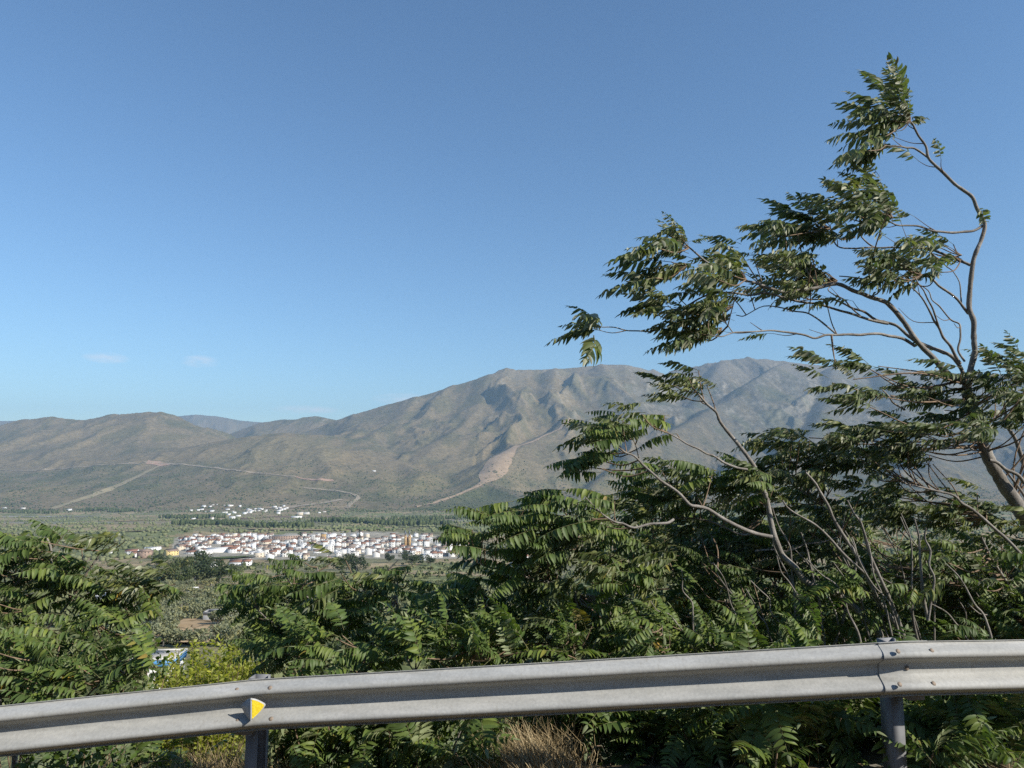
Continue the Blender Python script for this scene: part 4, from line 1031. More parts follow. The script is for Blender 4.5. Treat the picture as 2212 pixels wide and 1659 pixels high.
thicket("roadside_sapling", "low fresh-green sapling with fern-like leaves above the rail at the left edge", (150, 5.9),
  [([(150,1560),(140,1480),(120,1430)], 5.8, 5.7, 0.014, 0.006), ([(150,1540),(220,1470),(250,1430)], 5.8, 5.8, 0.012, 0.006), ([(0,1560),(-10,1480),(0,1430)], 5.8, 5.8, 0.012, 0.006)],
  [([(-80,1390),(100,1390),(280,1380),(310,1430),(290,1480),(100,1500),(-80,1510)], (5.4, 6.2), 26, (3, 4), ['spread', 'hang'], 0.0, 1.2, 0.40)], 63)
thicket("drooping_tree", "sapling tree with drooping striped leaves in front of the white town centre", (690, 6.6),
  [([(690,1520),(690,1420),(700,1320),(690,1260),(685,1225)], 6.5, 6.3, 0.024, 0.008),
   ([(700,1320),(640,1270),(618,1235),(615,1215)], 6.5, 6.3, 0.013, 0.006),
   ([(700,1320),(780,1280),(840,1230),(860,1210)], 6.5, 6.4, 0.013, 0.006),
   ([(860,1330),(855,1280),(850,1240)], 6.7, 6.6, 0.010, 0.006),
   ([(690,1420),(600,1350),(550,1310)], 6.5, 6.2, 0.012, 0.006)],
  [([(600,1205),(620,1190),(640,1200),(640,1225),(605,1225)], (6.0, 6.4), 2, (2, 2), 'hang', 0.1, 0.4, 0.36),
   ([(680,1205),(700,1190),(720,1205),(715,1225),(680,1225)], (6.0, 6.4), 2, (2, 2), 'wind', 0.3, 0.4, 0.36),
   ([(820,1225),(855,1210),(868,1225),(860,1255),(820,1250)], (6.2, 6.6), 3, (2, 2), 'hang', 0.1, 0.4, 0.36),
   ([(530,1250),(600,1238),(720,1240),(850,1255),(860,1285),(800,1310),(640,1300),(500,1270)], (6.0, 6.9), 22, (3, 4), ['hang', 'hang', 'wind'], -0.15, 0.45, 0.42),
   ([(490,1270),(620,1290),(800,1300),(840,1340),(800,1370),(600,1370),(530,1340)], (6.1, 7.0), 20, (3, 4), 'hang', -0.2, 0.7, 0.42)], 71)
thicket("lower_sapling", "dark fern-leaved sapling rising just above the rail beside the delineator post", (660, 6.0),
  [([(660,1560),(650,1480),(640,1420)], 5.9, 5.8, 0.014, 0.006), ([(760,1560),(790,1470),(800,1400)], 5.9, 5.8, 0.012, 0.006)],
  [([(530,1360),(640,1360),(760,1360),(860,1390),(850,1440),(580,1450),(540,1420)], (5.5, 6.4), 22, (3, 4), ['hang', 'spread'], 0.0, 1.0, 0.40)], 73)
thicket("fern_leaved_sapling", "broad fern-leaved sapling with one frond standing upright above the rail", (960, 5.8),
  [([(1000,1560),(1000,1470),(1010,1400)], 5.7, 5.6, 0.014, 0.006), ([(920,1560),(900,1460),(880,1420)], 5.7, 5.6, 0.010, 0.006)],
  [([(840,1370),(930,1350),(1060,1330),(1120,1370),(1120,1420),(860,1435)], (5.3, 5.9), 15, (2, 3), 'spread', 0.2, 1.2, 0.44),
   ([(1010,1360),(1040,1350),(1060,1400),(1020,1410)], (5.4, 5.6), 3, (2, 2), 'hang', 1.3, 0.3, 0.40)], 75)
# ---- suckers and seedlings under the rail
US = [(650, 5.40, 2), (690, 5.42, 3), (790, 5.52, 3), (890, 5.25, 3), (980, 5.35, 3), (1050, 5.30, 2), (1270, 5.42, 3), (1350, 5.30, 3), (1440, 5.37, 3), (1530, 5.52, 3), (1620, 5.42, 3), (1710, 5.30, 3), (1800, 5.42, 3), (1880, 5.52, 3), (2010, 5.37, 3), (2100, 5.25, 3), (2190, 5.42, 3), (1660, 5.22, 2), (1735, 5.20, 2), (1825, 5.00, 2), (1985, 5.20, 2), (2085, 5.22, 2), (2205, 5.27, 2), (1580, 5.02, 2), (1760, 5.37, 2), (1850, 5.37, 2), (2050, 5.32, 2), (2150, 5.15, 2), (1400, 5.32, 2), (110, 5.47, 2), (360, 5.37, 3), (250, 5.30, 2), (1180, 5.70, 2), (1640, 4.76, 2), (1770, 4.74, 2), (1905, 4.76, 1), (2030, 4.74, 2), (2130, 4.76, 2), (2235, 4.78, 2)]
ORD = ["first", "second", "third", "fourth", "fifth", "sixth", "seventh", "eighth", "ninth", "tenth", "eleventh", "twelfth", "thirteenth", "fourteenth", "fifteenth", "sixteenth", "seventeenth", "eighteenth", "nineteenth", "twentieth", "twenty-first", "twenty-second", "twenty-third", "twenty-fourth", "twenty-fifth", "twenty-sixth", "twenty-seventh", "twenty-eighth"]
USu = sorted(q[0] for q in US)
for i, (u, y, n) in enumerate(US):
    lf = [q for q in USu if q < 530]; md = [q for q in USu if 530 < q < 1900]; rt = [q for q in USu if q > 1900]
    where = (ORD[lf[::-1].index(u)] + " to the left of the delineator post") if u < 530 else (ORD[md.index(u)] + " to the right of the delineator post") if u < 1900 else (ORD[rt.index(u)] + " to the right of the footed post")
    x = W(u, 1600, y).x
    t = Tree("sucker_shoot", "leafy green sucker shoot under the rail, " + where, (x, y, hz(x, y)), "seedling", "sucker shoots under the guardrail", seed=200 + i)
    for j in range(n):
        bx = x + t.r.normal(0, 0.10); by = y + t.r.uniform(-0.1, 0.5)
        h = (t.r.uniform(0.12, 0.48) if 530 < u else t.r.uniform(0.10, 0.22))
        g = np.array([bx, by, hz(bx, by) - 0.03]); tip = g + np.array([t.r.normal(-0.05, 0.08), t.r.normal(0, .05), h + 0.03])
        t.stem([g, (g + tip) / 2 + t.r.normal(0, 0.015, 3), tip], 0.009, 0.005, mat=M_SHOOT, wig=0.004)
        t.whorl(tip, int(t.r.integers(5, 8)), 'spread', 0.5, 2.6, 0.36, False, 0.7)
        for q in (0.3, 0.5, 0.75):
            if 530 < u: t.whorl(g + (tip - g) * q, int(t.r.integers(2, 5)), 'spread' if j % 2 else 'hang', 0.1, 2.9, 0.34, False, 0.7)
    t.finish()
# ================================================================== tracks, firebreaks, fields draped on the land
def draped_strip(name, pts, width, mat, label, cat, lift=2.5, y0=1500.0, cross=5, parent=None):
    P = []
    for (u0, v0, *w0), (u1, v1, *w1) in zip(pts[:-1], pts[1:]):
        n = max(2, int(math.hypot(u1 - u0, v1 - v0) / 6))
        for k in range(n):
            s = k / n; P.append((u0 + (u1 - u0) * s, v0 + (v1 - v0) * s, (w0[0] if w0 else width) * (1 - s) + (w1[0] if w1 else width) * s))
    P.append((pts[-1][0], pts[-1][1], pts[-1][2] if len(pts[-1]) > 2 else width))
    G = np.array([drape(u, v, y0)[:] for (u, v, w) in P]); Wd = np.array([p[2] for p in P])
    # smooth the plan line, ray hits jump between folds of the ground
    xy = G[:, :2].copy()
    for _ in range(3):
        xy[1:-1] = 0.25 * xy[:-2] + 0.5 * xy[1:-1] + 0.25 * xy[2:]
    T_ = np.gradient(xy, axis=0); T_ /= np.linalg.norm(T_, axis=1, keepdims=True) + 1e-9; N_ = np.stack([-T_[:, 1], T_[:, 0]], -1)
    edge = 1 + 0.25 * perlin(np.arange(len(xy)) * 0.35, np.zeros(len(xy)), 5)
    off = np.linspace(-0.5, 0.5, cross)
    X_ = xy[:, None, :] + N_[:, None, :] * (off[None, :, None] * (Wd * edge)[:, None, None])
    Z_ = height(X_[..., 0].ravel(), X_[..., 1].ravel()).reshape(X_.shape[:2]) + lift
    vv = np.concatenate([X_, Z_[..., None]], -1).reshape(-1, 3)
    ix = np.arange(len(xy) * cross).reshape(len(xy), cross)
    qd = np.stack([ix[:-1, :-1], ix[1:, :-1], ix[1:, 1:], ix[:-1, 1:]], -1).reshape(-1, 4)
    o = link(name, mesh_np(name, vv, [qd], [mat], smooth=True)); tag(o, label, cat, kind="structure"); return o
def earth(name, c, var=0.3, sc=0.02):
    m, nt, b = new_mat(name); f = noise(nt, sc, 6, 0.7)
    nt.links.new(ramp(nt, f, [(0.3, tuple(x * (1 - var) for x in c)), (0.7, tuple(x * (1 + var) for x in c))]), b.inputs["Base Color"]); b.inputs["Roughness"].default_value = 0.95; b.inputs["Specular IOR Level"].default_value = 0.1
    return m
M_TAN = earth("firebreak_earth", (0.38, 0.275, 0.175), 0.25); M_TRACK = earth("pale_track", (0.33, 0.27, 0.19)); M_OCH = earth("dry_grass_slope", (0.30, 0.25, 0.15), 0.2); M_CUT = earth("red_cutting", (0.36, 0.24, 0.17))
draped_strip("firebreak", [(1234,908,30),(1199,932,35),(1168,944,35),(1152,955,40),(1114,965,50),(1094,976,130),(1076,993,190),(1066,1010,200),(1060,1028,150),(1049,1040,70),(1022,1054,30),(986,1070,28),(935,1088,24),(900,1095,20)], 30, M_TAN, "wide tan firebreak swath winding down the main mountain spur", "firebreak")
draped_strip("firebreak", [(355,1003,35),(320,1018,40),(280,1038,45),(235,1058,40),(180,1078,40),(110,1100,40)], 40, M_OCH, "pale firebreak strip running down the left brown hill", "firebreak")
draped_strip("track", [(0,1016),(60,1018),(140,1012),(230,1004),(330,999),(420,1006),(520,1018),(640,1031)], 20, M_TRACK, "pale contour track across the left brown hills", "track")
draped_strip("track", [(640,1031),(660,1036),(720,1038)], 34, M_CUT, "reddish road cutting at the end of the contour track", "track")
draped_strip("track", [(655,1054),(720,1060),(760,1066),(780,1076),(758,1086),(750,1098)], 24, M_TRACK, "pale road hairpin above the far village", "track")
draped_strip("cutting", [(318,998),(345,1001),(358,1006)], 70, M_CUT, "bare reddish quarry scar on the hill saddle", "cutting")
draped_strip("track", [(730,935,14),(760,924,18),(790,908,14)], 16, M_OCH, "thin pale track climbing the far shoulder", "track")
draped_strip("bare_field", [(560,1100,40),(640,1094,50),(700,1087,40),(738,1079,30)], 60, M_TRACK, "bare pale terrace beside the far village", "field")
draped_strip("bare_field", [(520,1121,60),(600,1116,80),(690,1118,70),(730,1115,40)], 70, earth("bare_plot", (0.25, 0.18, 0.125)), "bare brown plot below the far village", "field", lift=1.5)
draped_strip("green_field", [(388,1129,70),(430,1128,110),(478,1129,80)], 100, earth("alfalfa", (0.045, 0.085, 0.03)), "dark green tree plantation block on the river plain", "field", lift=3)
draped_strip("straw_field", [(255,1127,40),(300,1124,60),(360,1124,50)], 50, earth("stubble", (0.30, 0.225, 0.12)), "long straw-coloured field on the river plain", "field", lift=1.5)
draped_strip("playing_field", [(455,1207,55),(490,1206,60),(535,1205,60)], 60, earth("field_grass", (0.085, 0.11, 0.035), 0.2, 0.08), "flat green field at the foot of the town", "field", lift=1.6, y0=300)
draped_strip("grove_clearing", [(330,1392,26),(400,1380,30),(450,1366,28),(500,1362,22)], 26, earth("grove_soil", (0.46, 0.33, 0.19), 0.35, 0.4), "bare ochre earth between the olive trees", "ground", lift=0.5, y0=60)
draped_strip("grove_clearing", [(340,1358,18),(420,1350,26),(500,1345,24)], 22, earth("grove_soil_dry", (0.40, 0.29, 0.17), 0.35, 0.4), "strip of dry earth higher in the olive grove", "ground", lift=0.5, y0=60)
for (a0, b0, a1, b1, w, col, nm) in [(540,1143,700,1146,60,(0.30,0.235,0.14),"straw plot behind the town's brick building"),(700,1141,860,1144,50,(0.16,0.20,0.08),"bright green plot behind the conifer"),(250,1150,360,1146,45,(0.25,0.20,0.12),"bare plot on the plain left of the town"),(560,1127,700,1130,45,(0.34,0.32,0.27),"pale gravel bar of the river bed"),(0,1117,200,1116,60,(0.33,0.31,0.27),"wide grey gravel bed of the river at the far left"),(860,1139,1000,1137,40,(0.17,0.20,0.085),"green strip field below the mountain spur")]:
    draped_strip("field_strip", [(a0, b0, w * 0.6), ((a0 + a1) / 2, (b0 + b1) / 2, w), (a1, b1, w * 0.6)], w, earth("plot_" + nm.split()[0], col), nm, "field", lift=2.0)
# ================================================================== trees of the valley
def clump_mesh(seed, nq, rad, lobes, size, mat, up=0.75, name="crown"):
    r = np.random.default_rng(seed); vs = []; 
    C = [np.array([r.normal(0, 0.42), r.normal(0, 0.42), r.normal(0, 0.25)]) * rad for _ in range(lobes)]
    R_ = [rad * r.uniform(0.42, 0.68) for _ in range(lobes)]
    for k in range(nq):
        i = int(r.integers(lobes)); d = r.normal(0, 1, 3); d /= np.linalg.norm(d); rr = R_[i] * r.uniform(0.55, 1.06)
        c = C[i] + d * rr * np.array([1, 1, up]); s = size * r.uniform(0.6, 1.4)
        n = d * 0.7 + r.normal(0, 0.6, 3); n /= np.linalg.norm(n); a = np.cross(n, r.normal(0, 1, 3)); a /= np.linalg.norm(a); b_ = np.cross(n, a)
        vs.append([c - a * s, c - b_ * s * 0.5, c + a * s, c + b_ * s * 0.5])
    V_ = np.array(vs).reshape(-1, 3); q_ = np.arange(len(V_)).reshape(-1, 4)
    me = mesh_np(name, V_, [q_], [mat])
    a = me.attributes.new("tone", 'FLOAT', 'POINT'); a.data.foreach_set("value", np.repeat(r.random(len(q_)), 4).astype(np.float32))
    return me
M_OLIVE = leaf_material("olive_foliage", (0.18, 0.20, 0.115), (0.23, 0.245, 0.16), 0.6, 0.12)
M_DARKF = leaf_material("dark_foliage", (0.036, 0.058, 0.022), (0.06, 0.08, 0.035), 0.6, 0.12)
M_MIDF = leaf_material("mid_foliage", (0.060, 0.085, 0.030), (0.09, 0.11, 0.05), 0.6, 0.12)
M_BLOB, nt, b = new_mat("far_foliage")
at = nt.nodes.new("ShaderNodeAttribute"); at.attribute_name = "tone"
nt.links.new(ramp(nt, at.outputs["Fac"], [(0.0, (0.05, 0.068, 0.028)), (0.3, (0.11, 0.13, 0.058)), (0.65, (0.16, 0.175, 0.085)), (1.0, (0.205, 0.215, 0.11))]), b.inputs["Base Color"]); b.inputs["Roughness"].default_value = 0.9; b.inputs["Specular IOR Level"].default_value = 0.1
OL = [clump_mesh(300 + i, 620, 2.3, 6, 0.30, M_OLIVE, 0.62) for i in range(5)]
def trunk_mesh(h, r, seed, lean=0.2):
    q = np.random.default_rng(seed); P = [(0, 0, -0.6), (q.normal(0, lean) * 0.3, q.normal(0, lean) * 0.3, h * 0.5), (q.normal(0, lean), q.normal(0, lean), h)]
    tv, tq = tube(catmull(P, 3), np.linspace(r * 1.25, r * 0.6, 7), 7); vs = [tv]; qs = [tq]; n = len(tv)
    for k in range(3):
        a = q.uniform(0, 6.28); e = np.array(P[2]) + np.array([math.cos(a) * h * 0.45, math.sin(a) * h * 0.45, h * 0.55])
        tv, tq = tube(catmull([P[1], P[2], e], 3), np.linspace(r * 0.6, r * 0.2, 7), 5); vs.append(tv); qs.append(tq + n); n += len(tv)
    return mesh_np("trunk", np.concatenate(vs), [np.concatenate(qs)], [M_BARK], smooth=True)
OT = [trunk_mesh(1.5, 0.22, 320 + i) for i in range(3)]
def put_tree(name, label, cat, group, x, y, crown, trunk, s, zc, squash=1.0):
    z = hz(x, y); e = empty(name, (x, y, z)); tag(e, label, cat, group)
    t = link("trunk", trunk, e); t.scale = (s, s, s)
    c = link("crown", crown, e); c.location = (0, 0, zc * s); c.rotation_euler = (0, 0, rng.uniform(0, 6.28)); c.scale = (s * rng.uniform(0.9, 1.15), s * rng.uniform(0.9, 1.15), s * squash * rng.uniform(0.88, 1.12))
    return e
# olives one can tell apart through the gaps (picture position of the trunk foot)
olives = []
for v, du, lo, hi in [(1398, 34, 250, 520), (1384, 36, 300, 545), (1368, 33, 290, 520), (1352, 31, 270, 520), (1338, 26, 300, 530), (1325, 25, 290, 520), (1312, 23, 290, 520), (1300, 21, 300, 500), (1290, 20, 320, 500), (1281, 18, 330, 500), (1272, 17, 340, 500), (1264, 16, 350, 500)]:
    u = lo + rng.uniform(0, du)
    while u < hi:
        if not (v in (1384, 1368, 1352) and 395 < u < 500 and rng.random() < 0.62): olives.append((u + rng.normal(0, 3), v + rng.normal(0, 2.2)))
        u += du * rng.uniform(0.8, 1.25)
for (u, v) in [(890, 1290), (905, 1275), (870, 1300), (920, 1300), (880, 1262), (930, 1268), (860, 1275), (900, 1320), (1160, 1250), (1190, 1262), (1130, 1240), (2130, 1170), (2160, 1180), (2100, 1175), (2190, 1168), (2150, 1160), (2180, 1190), (905, 1250), (850, 1330), (830, 1350), (820, 1320)]: olives.append((u, v))
for i, (u, v) in enumerate(olives):
    p = drape(u, v, 60.0, 1500.0)
    if v > 1375: lb = "grey-green olive tree at the near edge of the grove above the white shed"
    elif v > 1345: lb = "rounded olive tree beside the bare ochre clearing"
    elif v > 1305: lb = "olive tree in the middle rows of the grove"
    elif u < 600: lb = "small far olive tree below the dark tree clump"
    elif u < 1300: lb = "olive tree glimpsed through the middle thicket gap"
    else: lb = "olive tree glimpsed at the far right under the mountain"
    put_tree("olive_tree", lb, "tree", "olive trees on the slope below the road", p.x, p.y, OL[i % 5], OT[i % 3], rng.uniform(0.85, 1.3) * (0.9 if v > 1370 else 1.0), 2.35)
# dark broadleaf trees below the town
BL = [clump_mesh(340 + i, 900, 5.2, 8, 0.55, M_DARKF, 0.9) for i in range(3)] + [clump_mesh(350 + i, 900, 5.2, 8, 0.55, M_MIDF, 0.9) for i in range(2)]
BT = [trunk_mesh(4.5, 0.4, 360 + i) for i in range(2)]
k = 0
for (u, v, s, m, lb) in [(365,1262,1.2,3,"green rounded tree at the near edge of the dark clump"), (395,1268,1.1,3,"leafy mid-green tree in front of the dark clump"), (420,1262,1.35,0,"dark dense tree in the middle of the clump below the field"), (447,1258,1.5,1,"big dark round tree beside the small white house"), (475,1262,1.2,2,"dark tree at the lower right of the clump"), (430,1238,1.7,0,"tall dark tree rising over the clump left of the green field"), (448,1232,1.5,1,"tall dark tree just left of the green field"), (400,1240,1.3,4,"mid-green tree behind the dark clump"), (375,1240,1.2,3,"green tree below the yellow house"), (345,1215,1.0,0,"dark tree hiding the base of the yellow house"), (338,1222,1.1,2,"dark tree between the brown block and the yellow house"), (350,1226,1.2,1,"shady tree left of the dark clump"), (500,1250,1.0,4,"green tree beside the white villa"),
  (840,1215,1.0,0,"dark tree on the near edge of the town below the church"), (870,1210,1.1,1,"dark round tree in front of the red-roofed house"), (890,1222,1.2,2,"dark tree above the dry hedge"), (905,1216,0.9,0,"dark tree beside the white stepped house"), (930,1222,1.0,2,"tree at the town edge left of the thicket"), (750,1232,1.4,0,"dark mass of tree below the town centre"), (770,1238,1.3,1,"dark tree behind the drooping sapling"), (735,1240,1.1,2,"shaded tree under the town centre"), (760,1168,0.8,0,"dark tree left of the tall conifer"), (745,1172,0.7,1,"dark garden tree between white houses"), (632,1166,0.9,0,"dark tree beside the long brick building"), (645,1164,1.0,2,"dark tree right of the long brick building"), (655,1167,0.8,1,"dark tree on the skyline of the town"), (412,1190,0.7,0,"dark tree behind the cream chapel house"), (434,1184,0.6,1,"small dark tree among the red-roofed terraces"), (488,1178,0.5,1,"slim dark tree beside the white hall roof"), (1160,1238,1.1,4,"green tree beside the right-hand white houses"), (1190,1240,1.0,3,"green tree right of the white houses")]:
    p = drape(u, v, 200.0, 2500.0); put_tree("broadleaf_tree", lb, "tree", "dark trees around the town", p.x, p.y, BL[m], BT[k % 2], s, 6.0, 1.1); k += 1
# tall conifer in the town
p = drape(776, 1172, 600.0, 2500.0); e = empty("conifer", (p.x, p.y, hz(p.x, p.y))); tag(e, "tall dark conifer standing above the white town roofs", "tree")
r_ = np.random.default_rng(5); vs = []
for kq in range(700):
    h = r_.uniform(0.05, 1.0); rad = 5.2 * (1 - h) ** 0.8 * (0.6 + 0.4 * abs(math.sin(h * 24))); a = r_.uniform(0, 6.28); rr = rad * math.sqrt(r_.random())
    c = np.array([math.cos(a) * rr, math.sin(a) * rr, 3 + 21 * h]); t1 = np.array([math.cos(a), math.sin(a), -0.25]) * 1.0; t2 = np.array([-math.sin(a), math.cos(a), 0.1]) * 0.5
    vs.append([c - t1, c - t2, c + t1, c + t2])
V_ = np.array(vs).reshape(-1, 3); link("crown", mesh_np("crown", V_, [np.arange(len(V_)).reshape(-1, 4)], [M_DARKF]), e)
link("trunk", trunk_mesh(8, 0.4, 9, 0.05), e)

# woods, groves and hedges too many to count
ico = np.array([(0,0,1)] + [(math.cos(a)*0.894, math.sin(a)*0.894, 0.447) for a in np.arange(5)*2*math.pi/5] + [(math.cos(a)*0.894, math.sin(a)*0.894, -0.447) for a in (np.arange(5)+0.5)*2*math.pi/5] + [(0,0,-1)])
icf = [(0,1,2),(0,2,3),(0,3,4),(0,4,5),(0,5,1)] + [(i,5+i,(i%5)+1) for i in range(1,6)] + [(((i%5)+1),5+i,6+(i%5)) for i in range(1,6)] + [(11,6+(i%5),5+i) for i in range(1,6)]
icf = np.array(icf)
def scatter(n, ylo, yhi, accept, size, name, label, quads=0, seed=3, tint=0.0):
    r = np.random.default_rng(seed); 
    y = np.exp(r.uniform(math.log(ylo), math.log(yhi), n * 3)) if yhi / ylo > 3 else r.uniform(ylo, yhi, n * 3)
    t = r.uniform(-0.82, 0.82, n * 3); x = t * y
    ok = accept(x, y, r.random(n * 3)); x, y = x[ok][:n], y[ok][:n]; n = len(x)
    z = height(x, y); s = size(y, r.random(n))
    tone = np.clip(0.5 + 0.55 * fbm(x / 120, y / 160, 3, 55) + r.normal(0, 0.16, n) + tint, 0, 1)
    if quads:
        d = r.normal(0, 1, (n, quads, 3)); d /= np.linalg.norm(d, axis=2, keepdims=True); d[..., 2] = np.abs(d[..., 2]) * 1.0 - 0.25
        c = np.stack([x, y, z + 0.75 * s], -1)[:, None, :] + d * s[:, None, None] * r.uniform(0.6, 1.05, (n, quads, 1)) * np.array([1, 1, 0.85])
        nn = d + r.normal(0, 0.5, d.shape); nn /= np.linalg.norm(nn, axis=2, keepdims=True)
        a = np.cross(nn, r.normal(0, 1, d.shape)); a /= np.linalg.norm(a, axis=2, keepdims=True); b_ = np.cross(nn, a)
        q = (s[:, None, None] * r.uniform(0.25, 0.5, (n, quads, 1)))
        V_ = np.stack([c - a * q, c - b_ * q * 0.8, c + a * q, c + b_ * q * 0.8], 2).reshape(-1, 3)
        f = [np.arange(len(V_)).reshape(-1, 4)]; tn = np.repeat(np.clip(np.repeat(tone, quads) + r.normal(0, 0.12, n * quads), 0, 1), 4)
    else:
        j = 1 + r.normal(0, 0.16, (n, 12, 1)); V_ = ico[None] * j * s[:, None, None] * np.array([1.1, 1.1, 0.9])
        V_ = V_ + np.stack([x, y, z + 0.55 * s], -1)[:, None, :]; V_ = V_.reshape(-1, 3)
        f = [(icf[None] + (np.arange(n) * 12)[:, None, None]).reshape(-1, 3)]; tn = np.repeat(tone, 12)
    me = mesh_np(name, V_, f, [M_BLOB], smooth=False)
    a = me.attributes.new("tone", 'FLOAT', 'POINT'); a.data.foreach_set("value", tn.astype(np.float32))
    tag(link(name, me), label, "woodland", kind="stuff")
def town_mask(x, y):
    v = 1005 + 1554 * (1.8 - height(x, y)) / y; u = 1106 + 1560 * x / y
    return ((u > 375) & (u < 1150) & (v > 1150) & (v < 1206)) | ((u > 440) & (u < 545) & (v > 1194) & (v < 1214))
def acc_near(x, y, q):
    g = fbm(x / 90, y / 110, 3, 15); u = 1106 + 1560 * x / y
    v = 1005 + 1554 * (1.8 - height(x, y)) / y
    clear = (u > 280) & (u < 530) & (v > 1258)
    return (q < 0.75 + g) & ~town_mask(x, y) & ~clear
scatter(3200, 70, 1000, acc_near, lambda y, q: 1.3 + 2.1 * q, "olive_groves", "grey-green olive groves and scrub on the slope below the road", quads=34, seed=31, tint=0.1)
def acc_mid(x, y, q):
    g = fbm(x / 160, y / 200, 4, 25); riv_y = 2480 + 130 * np.sin(x / 700.0 + 0.6) + x * 0.10
    return (q < 0.85 + 1.2 * g) & ~town_mask(x, y) & (np.abs(y - riv_y) > 75)
scatter(7500, 900, 3500, acc_mid, lambda y, q: 1.6 + 2.9 * q, "valley_groves", "orchards and groves covering the valley floor behind the town", seed=32, tint=0.28)
def acc_foot(x, y, q):
    z = height(x, y); g = fbm(x / 200, y / 260, 4, 35)
    return (z < 130) & (q < (0.55 + 1.2 * g) * np.clip(1.1 - (z + 215) / 330, 0.05, 1))
scatter(9000, 3350, 5200, acc_foot, lambda y, q: 2.0 + 3.0 * q, "hillside_scrub", "dark scrub and pines dotting the foot of the mountains", seed=33, tint=-0.25)
def line_trees(pts, n, jit, s0, s1, seed, label):
    r = np.random.default_rng(seed); P = np.array([drape(u, v, 900.0)[:] for u, v in pts]); L = np.linspace(0, len(P) - 1, n)
    x = np.interp(L, np.arange(len(P)), P[:, 0]) + r.normal(0, jit, n); y = np.interp(L, np.arange(len(P)), P[:, 1]) + r.normal(0, jit * 1.5, n)
    s = r.uniform(s0, s1, n); z = height(x, y); j = 1 + r.normal(0, 0.14, (n, 12, 1)); V_ = (ico[None] * j * s[:, None, None] * np.array([0.8, 0.8, 1.5]) + np.stack([x, y, z + s], -1)[:, None, :]).reshape(-1, 3)
    me = mesh_np("tree_belt", V_, [(icf[None] + (np.arange(n) * 12)[:, None, None]).reshape(-1, 3)], [M_BLOB]); a = me.attributes.new("tone", 'FLOAT', 'POINT'); a.data.foreach_set("value", np.repeat(r.uniform(0, 0.28, n), 12).astype(np.float32))
    tag(link("tree_belt", me), label, "woodland", kind="stuff")
line_trees([(180,1104),(215,1102),(255,1106),(290,1104)], 130, 14, 4, 7.5, 81, "dark riverside tree belt under the left hills")
line_trees([(355,1119),(400,1121),(440,1120),(470,1119)], 150, 12, 4, 7.5, 82, "dark poplar belt along the river behind the green block")
line_trees([(385,1133),(430,1135),(480,1133),(520,1137),(600,1140),(660,1139)], 300, 12, 4, 7, 83, "dark tree belt between the river and the town")
line_trees([(680,1128),(760,1128),(830,1132),(900,1134),(960,1132)], 300, 22, 3.5, 7, 84, "dark wooded bank beneath the mountain spur")
line_trees([(860,1122),(900,1124),(940,1122),(1000,1120)], 160, 26, 3.5, 6.5, 85, "pine wood on the slope right of the far village")
line_trees([(0,1106),(60,1108),(120,1110)], 90, 16, 3.5, 6, 86, "tree belt at the far left of the river plain")
# ================================================================== houses
def wallm(name, c, var=0.06): return plain(name, c, 0.85, var, 0.35, 0.2)
HW = {"white": wallm("whitewash", (0.80, 0.79, 0.76)), "offwhite": wallm("offwhite_render", (0.68, 0.66, 0.61)), "cream": wallm("cream_render", (0.66, 0.57, 0.44)), "grey": wallm("grey_render", (0.46, 0.45, 0.43)), "ochre": wallm("ochre_render", (0.56, 0.37, 0.18)), "yellow": wallm("yellow_render", (0.70, 0.55, 0.25)), "brick": wallm("brick_facing", (0.36, 0.26, 0.20), 0.15)}
HR = {"red-tiled": plain("red_tiles", (0.29, 0.155, 0.105), 0.85, 0.25, 1.2), "brown-tiled": plain("brown_tiles", (0.30, 0.215, 0.165), 0.85, 0.25, 1.2), "grey": plain("grey_roof", (0.36, 0.35, 0.33), 0.85, 0.15, 0.6), "white": plain("white_roof", (0.72, 0.71, 0.69), 0.8, 0.08, 0.6)}
M_GLASS, nt, b = new_mat("dark_window"); b.inputs["Roughness"].default_value = 0.2
nt.links.new(ramp(nt, noise(nt, 0.7, 2), [(0.3, (0.02, 0.024, 0.03)), (0.7, (0.06, 0.065, 0.07))]), b.inputs["Base Color"])
M_DOOR = plain("wooden_door", (0.13, 0.07, 0.035), 0.6, 0.2, 4)
wb = MB(); wb.box(-0.55, 0.55, -0.06, 0.04, 0, 1.35); WINDOW = wb.mesh("window", [M_GLASS])
wb = MB(); wb.box(-0.5, 0.5, -0.05, 0.04, 0, 2.1); DOOR = wb.mesh("door", [M_DOOR])
HCACHE = {}
def wall_mesh(w, d, h, kind, mat):
    key = ("w", round(w * 2), round(d * 2), round(h * 2), kind, mat.name)
    if key in HCACHE: return HCACHE[key]
    mb = MB()
    if kind == "gable":
        g = 0.22 * d
        v = [(-w/2,-d/2,-4),(w/2,-d/2,-4),(w/2,d/2,-4),(-w/2,d/2,-4),(-w/2,-d/2,h),(w/2,-d/2,h),(w/2,d/2,h),(-w/2,d/2,h),(-w/2,0,h+g),(w/2,0,h+g)]
        mb.add(v, [(0,1,5,4),(2,3,7,6),(1,2,6,5),(3,0,4,7),(5,6,9),(7,4,8),(4,5,9,8),(6,7,8,9)])
    else:
        mb.box(-w/2, w/2, -d/2, d/2, -4, h)
    HCACHE[key] = mb.mesh("wall", [mat]); return HCACHE[key]
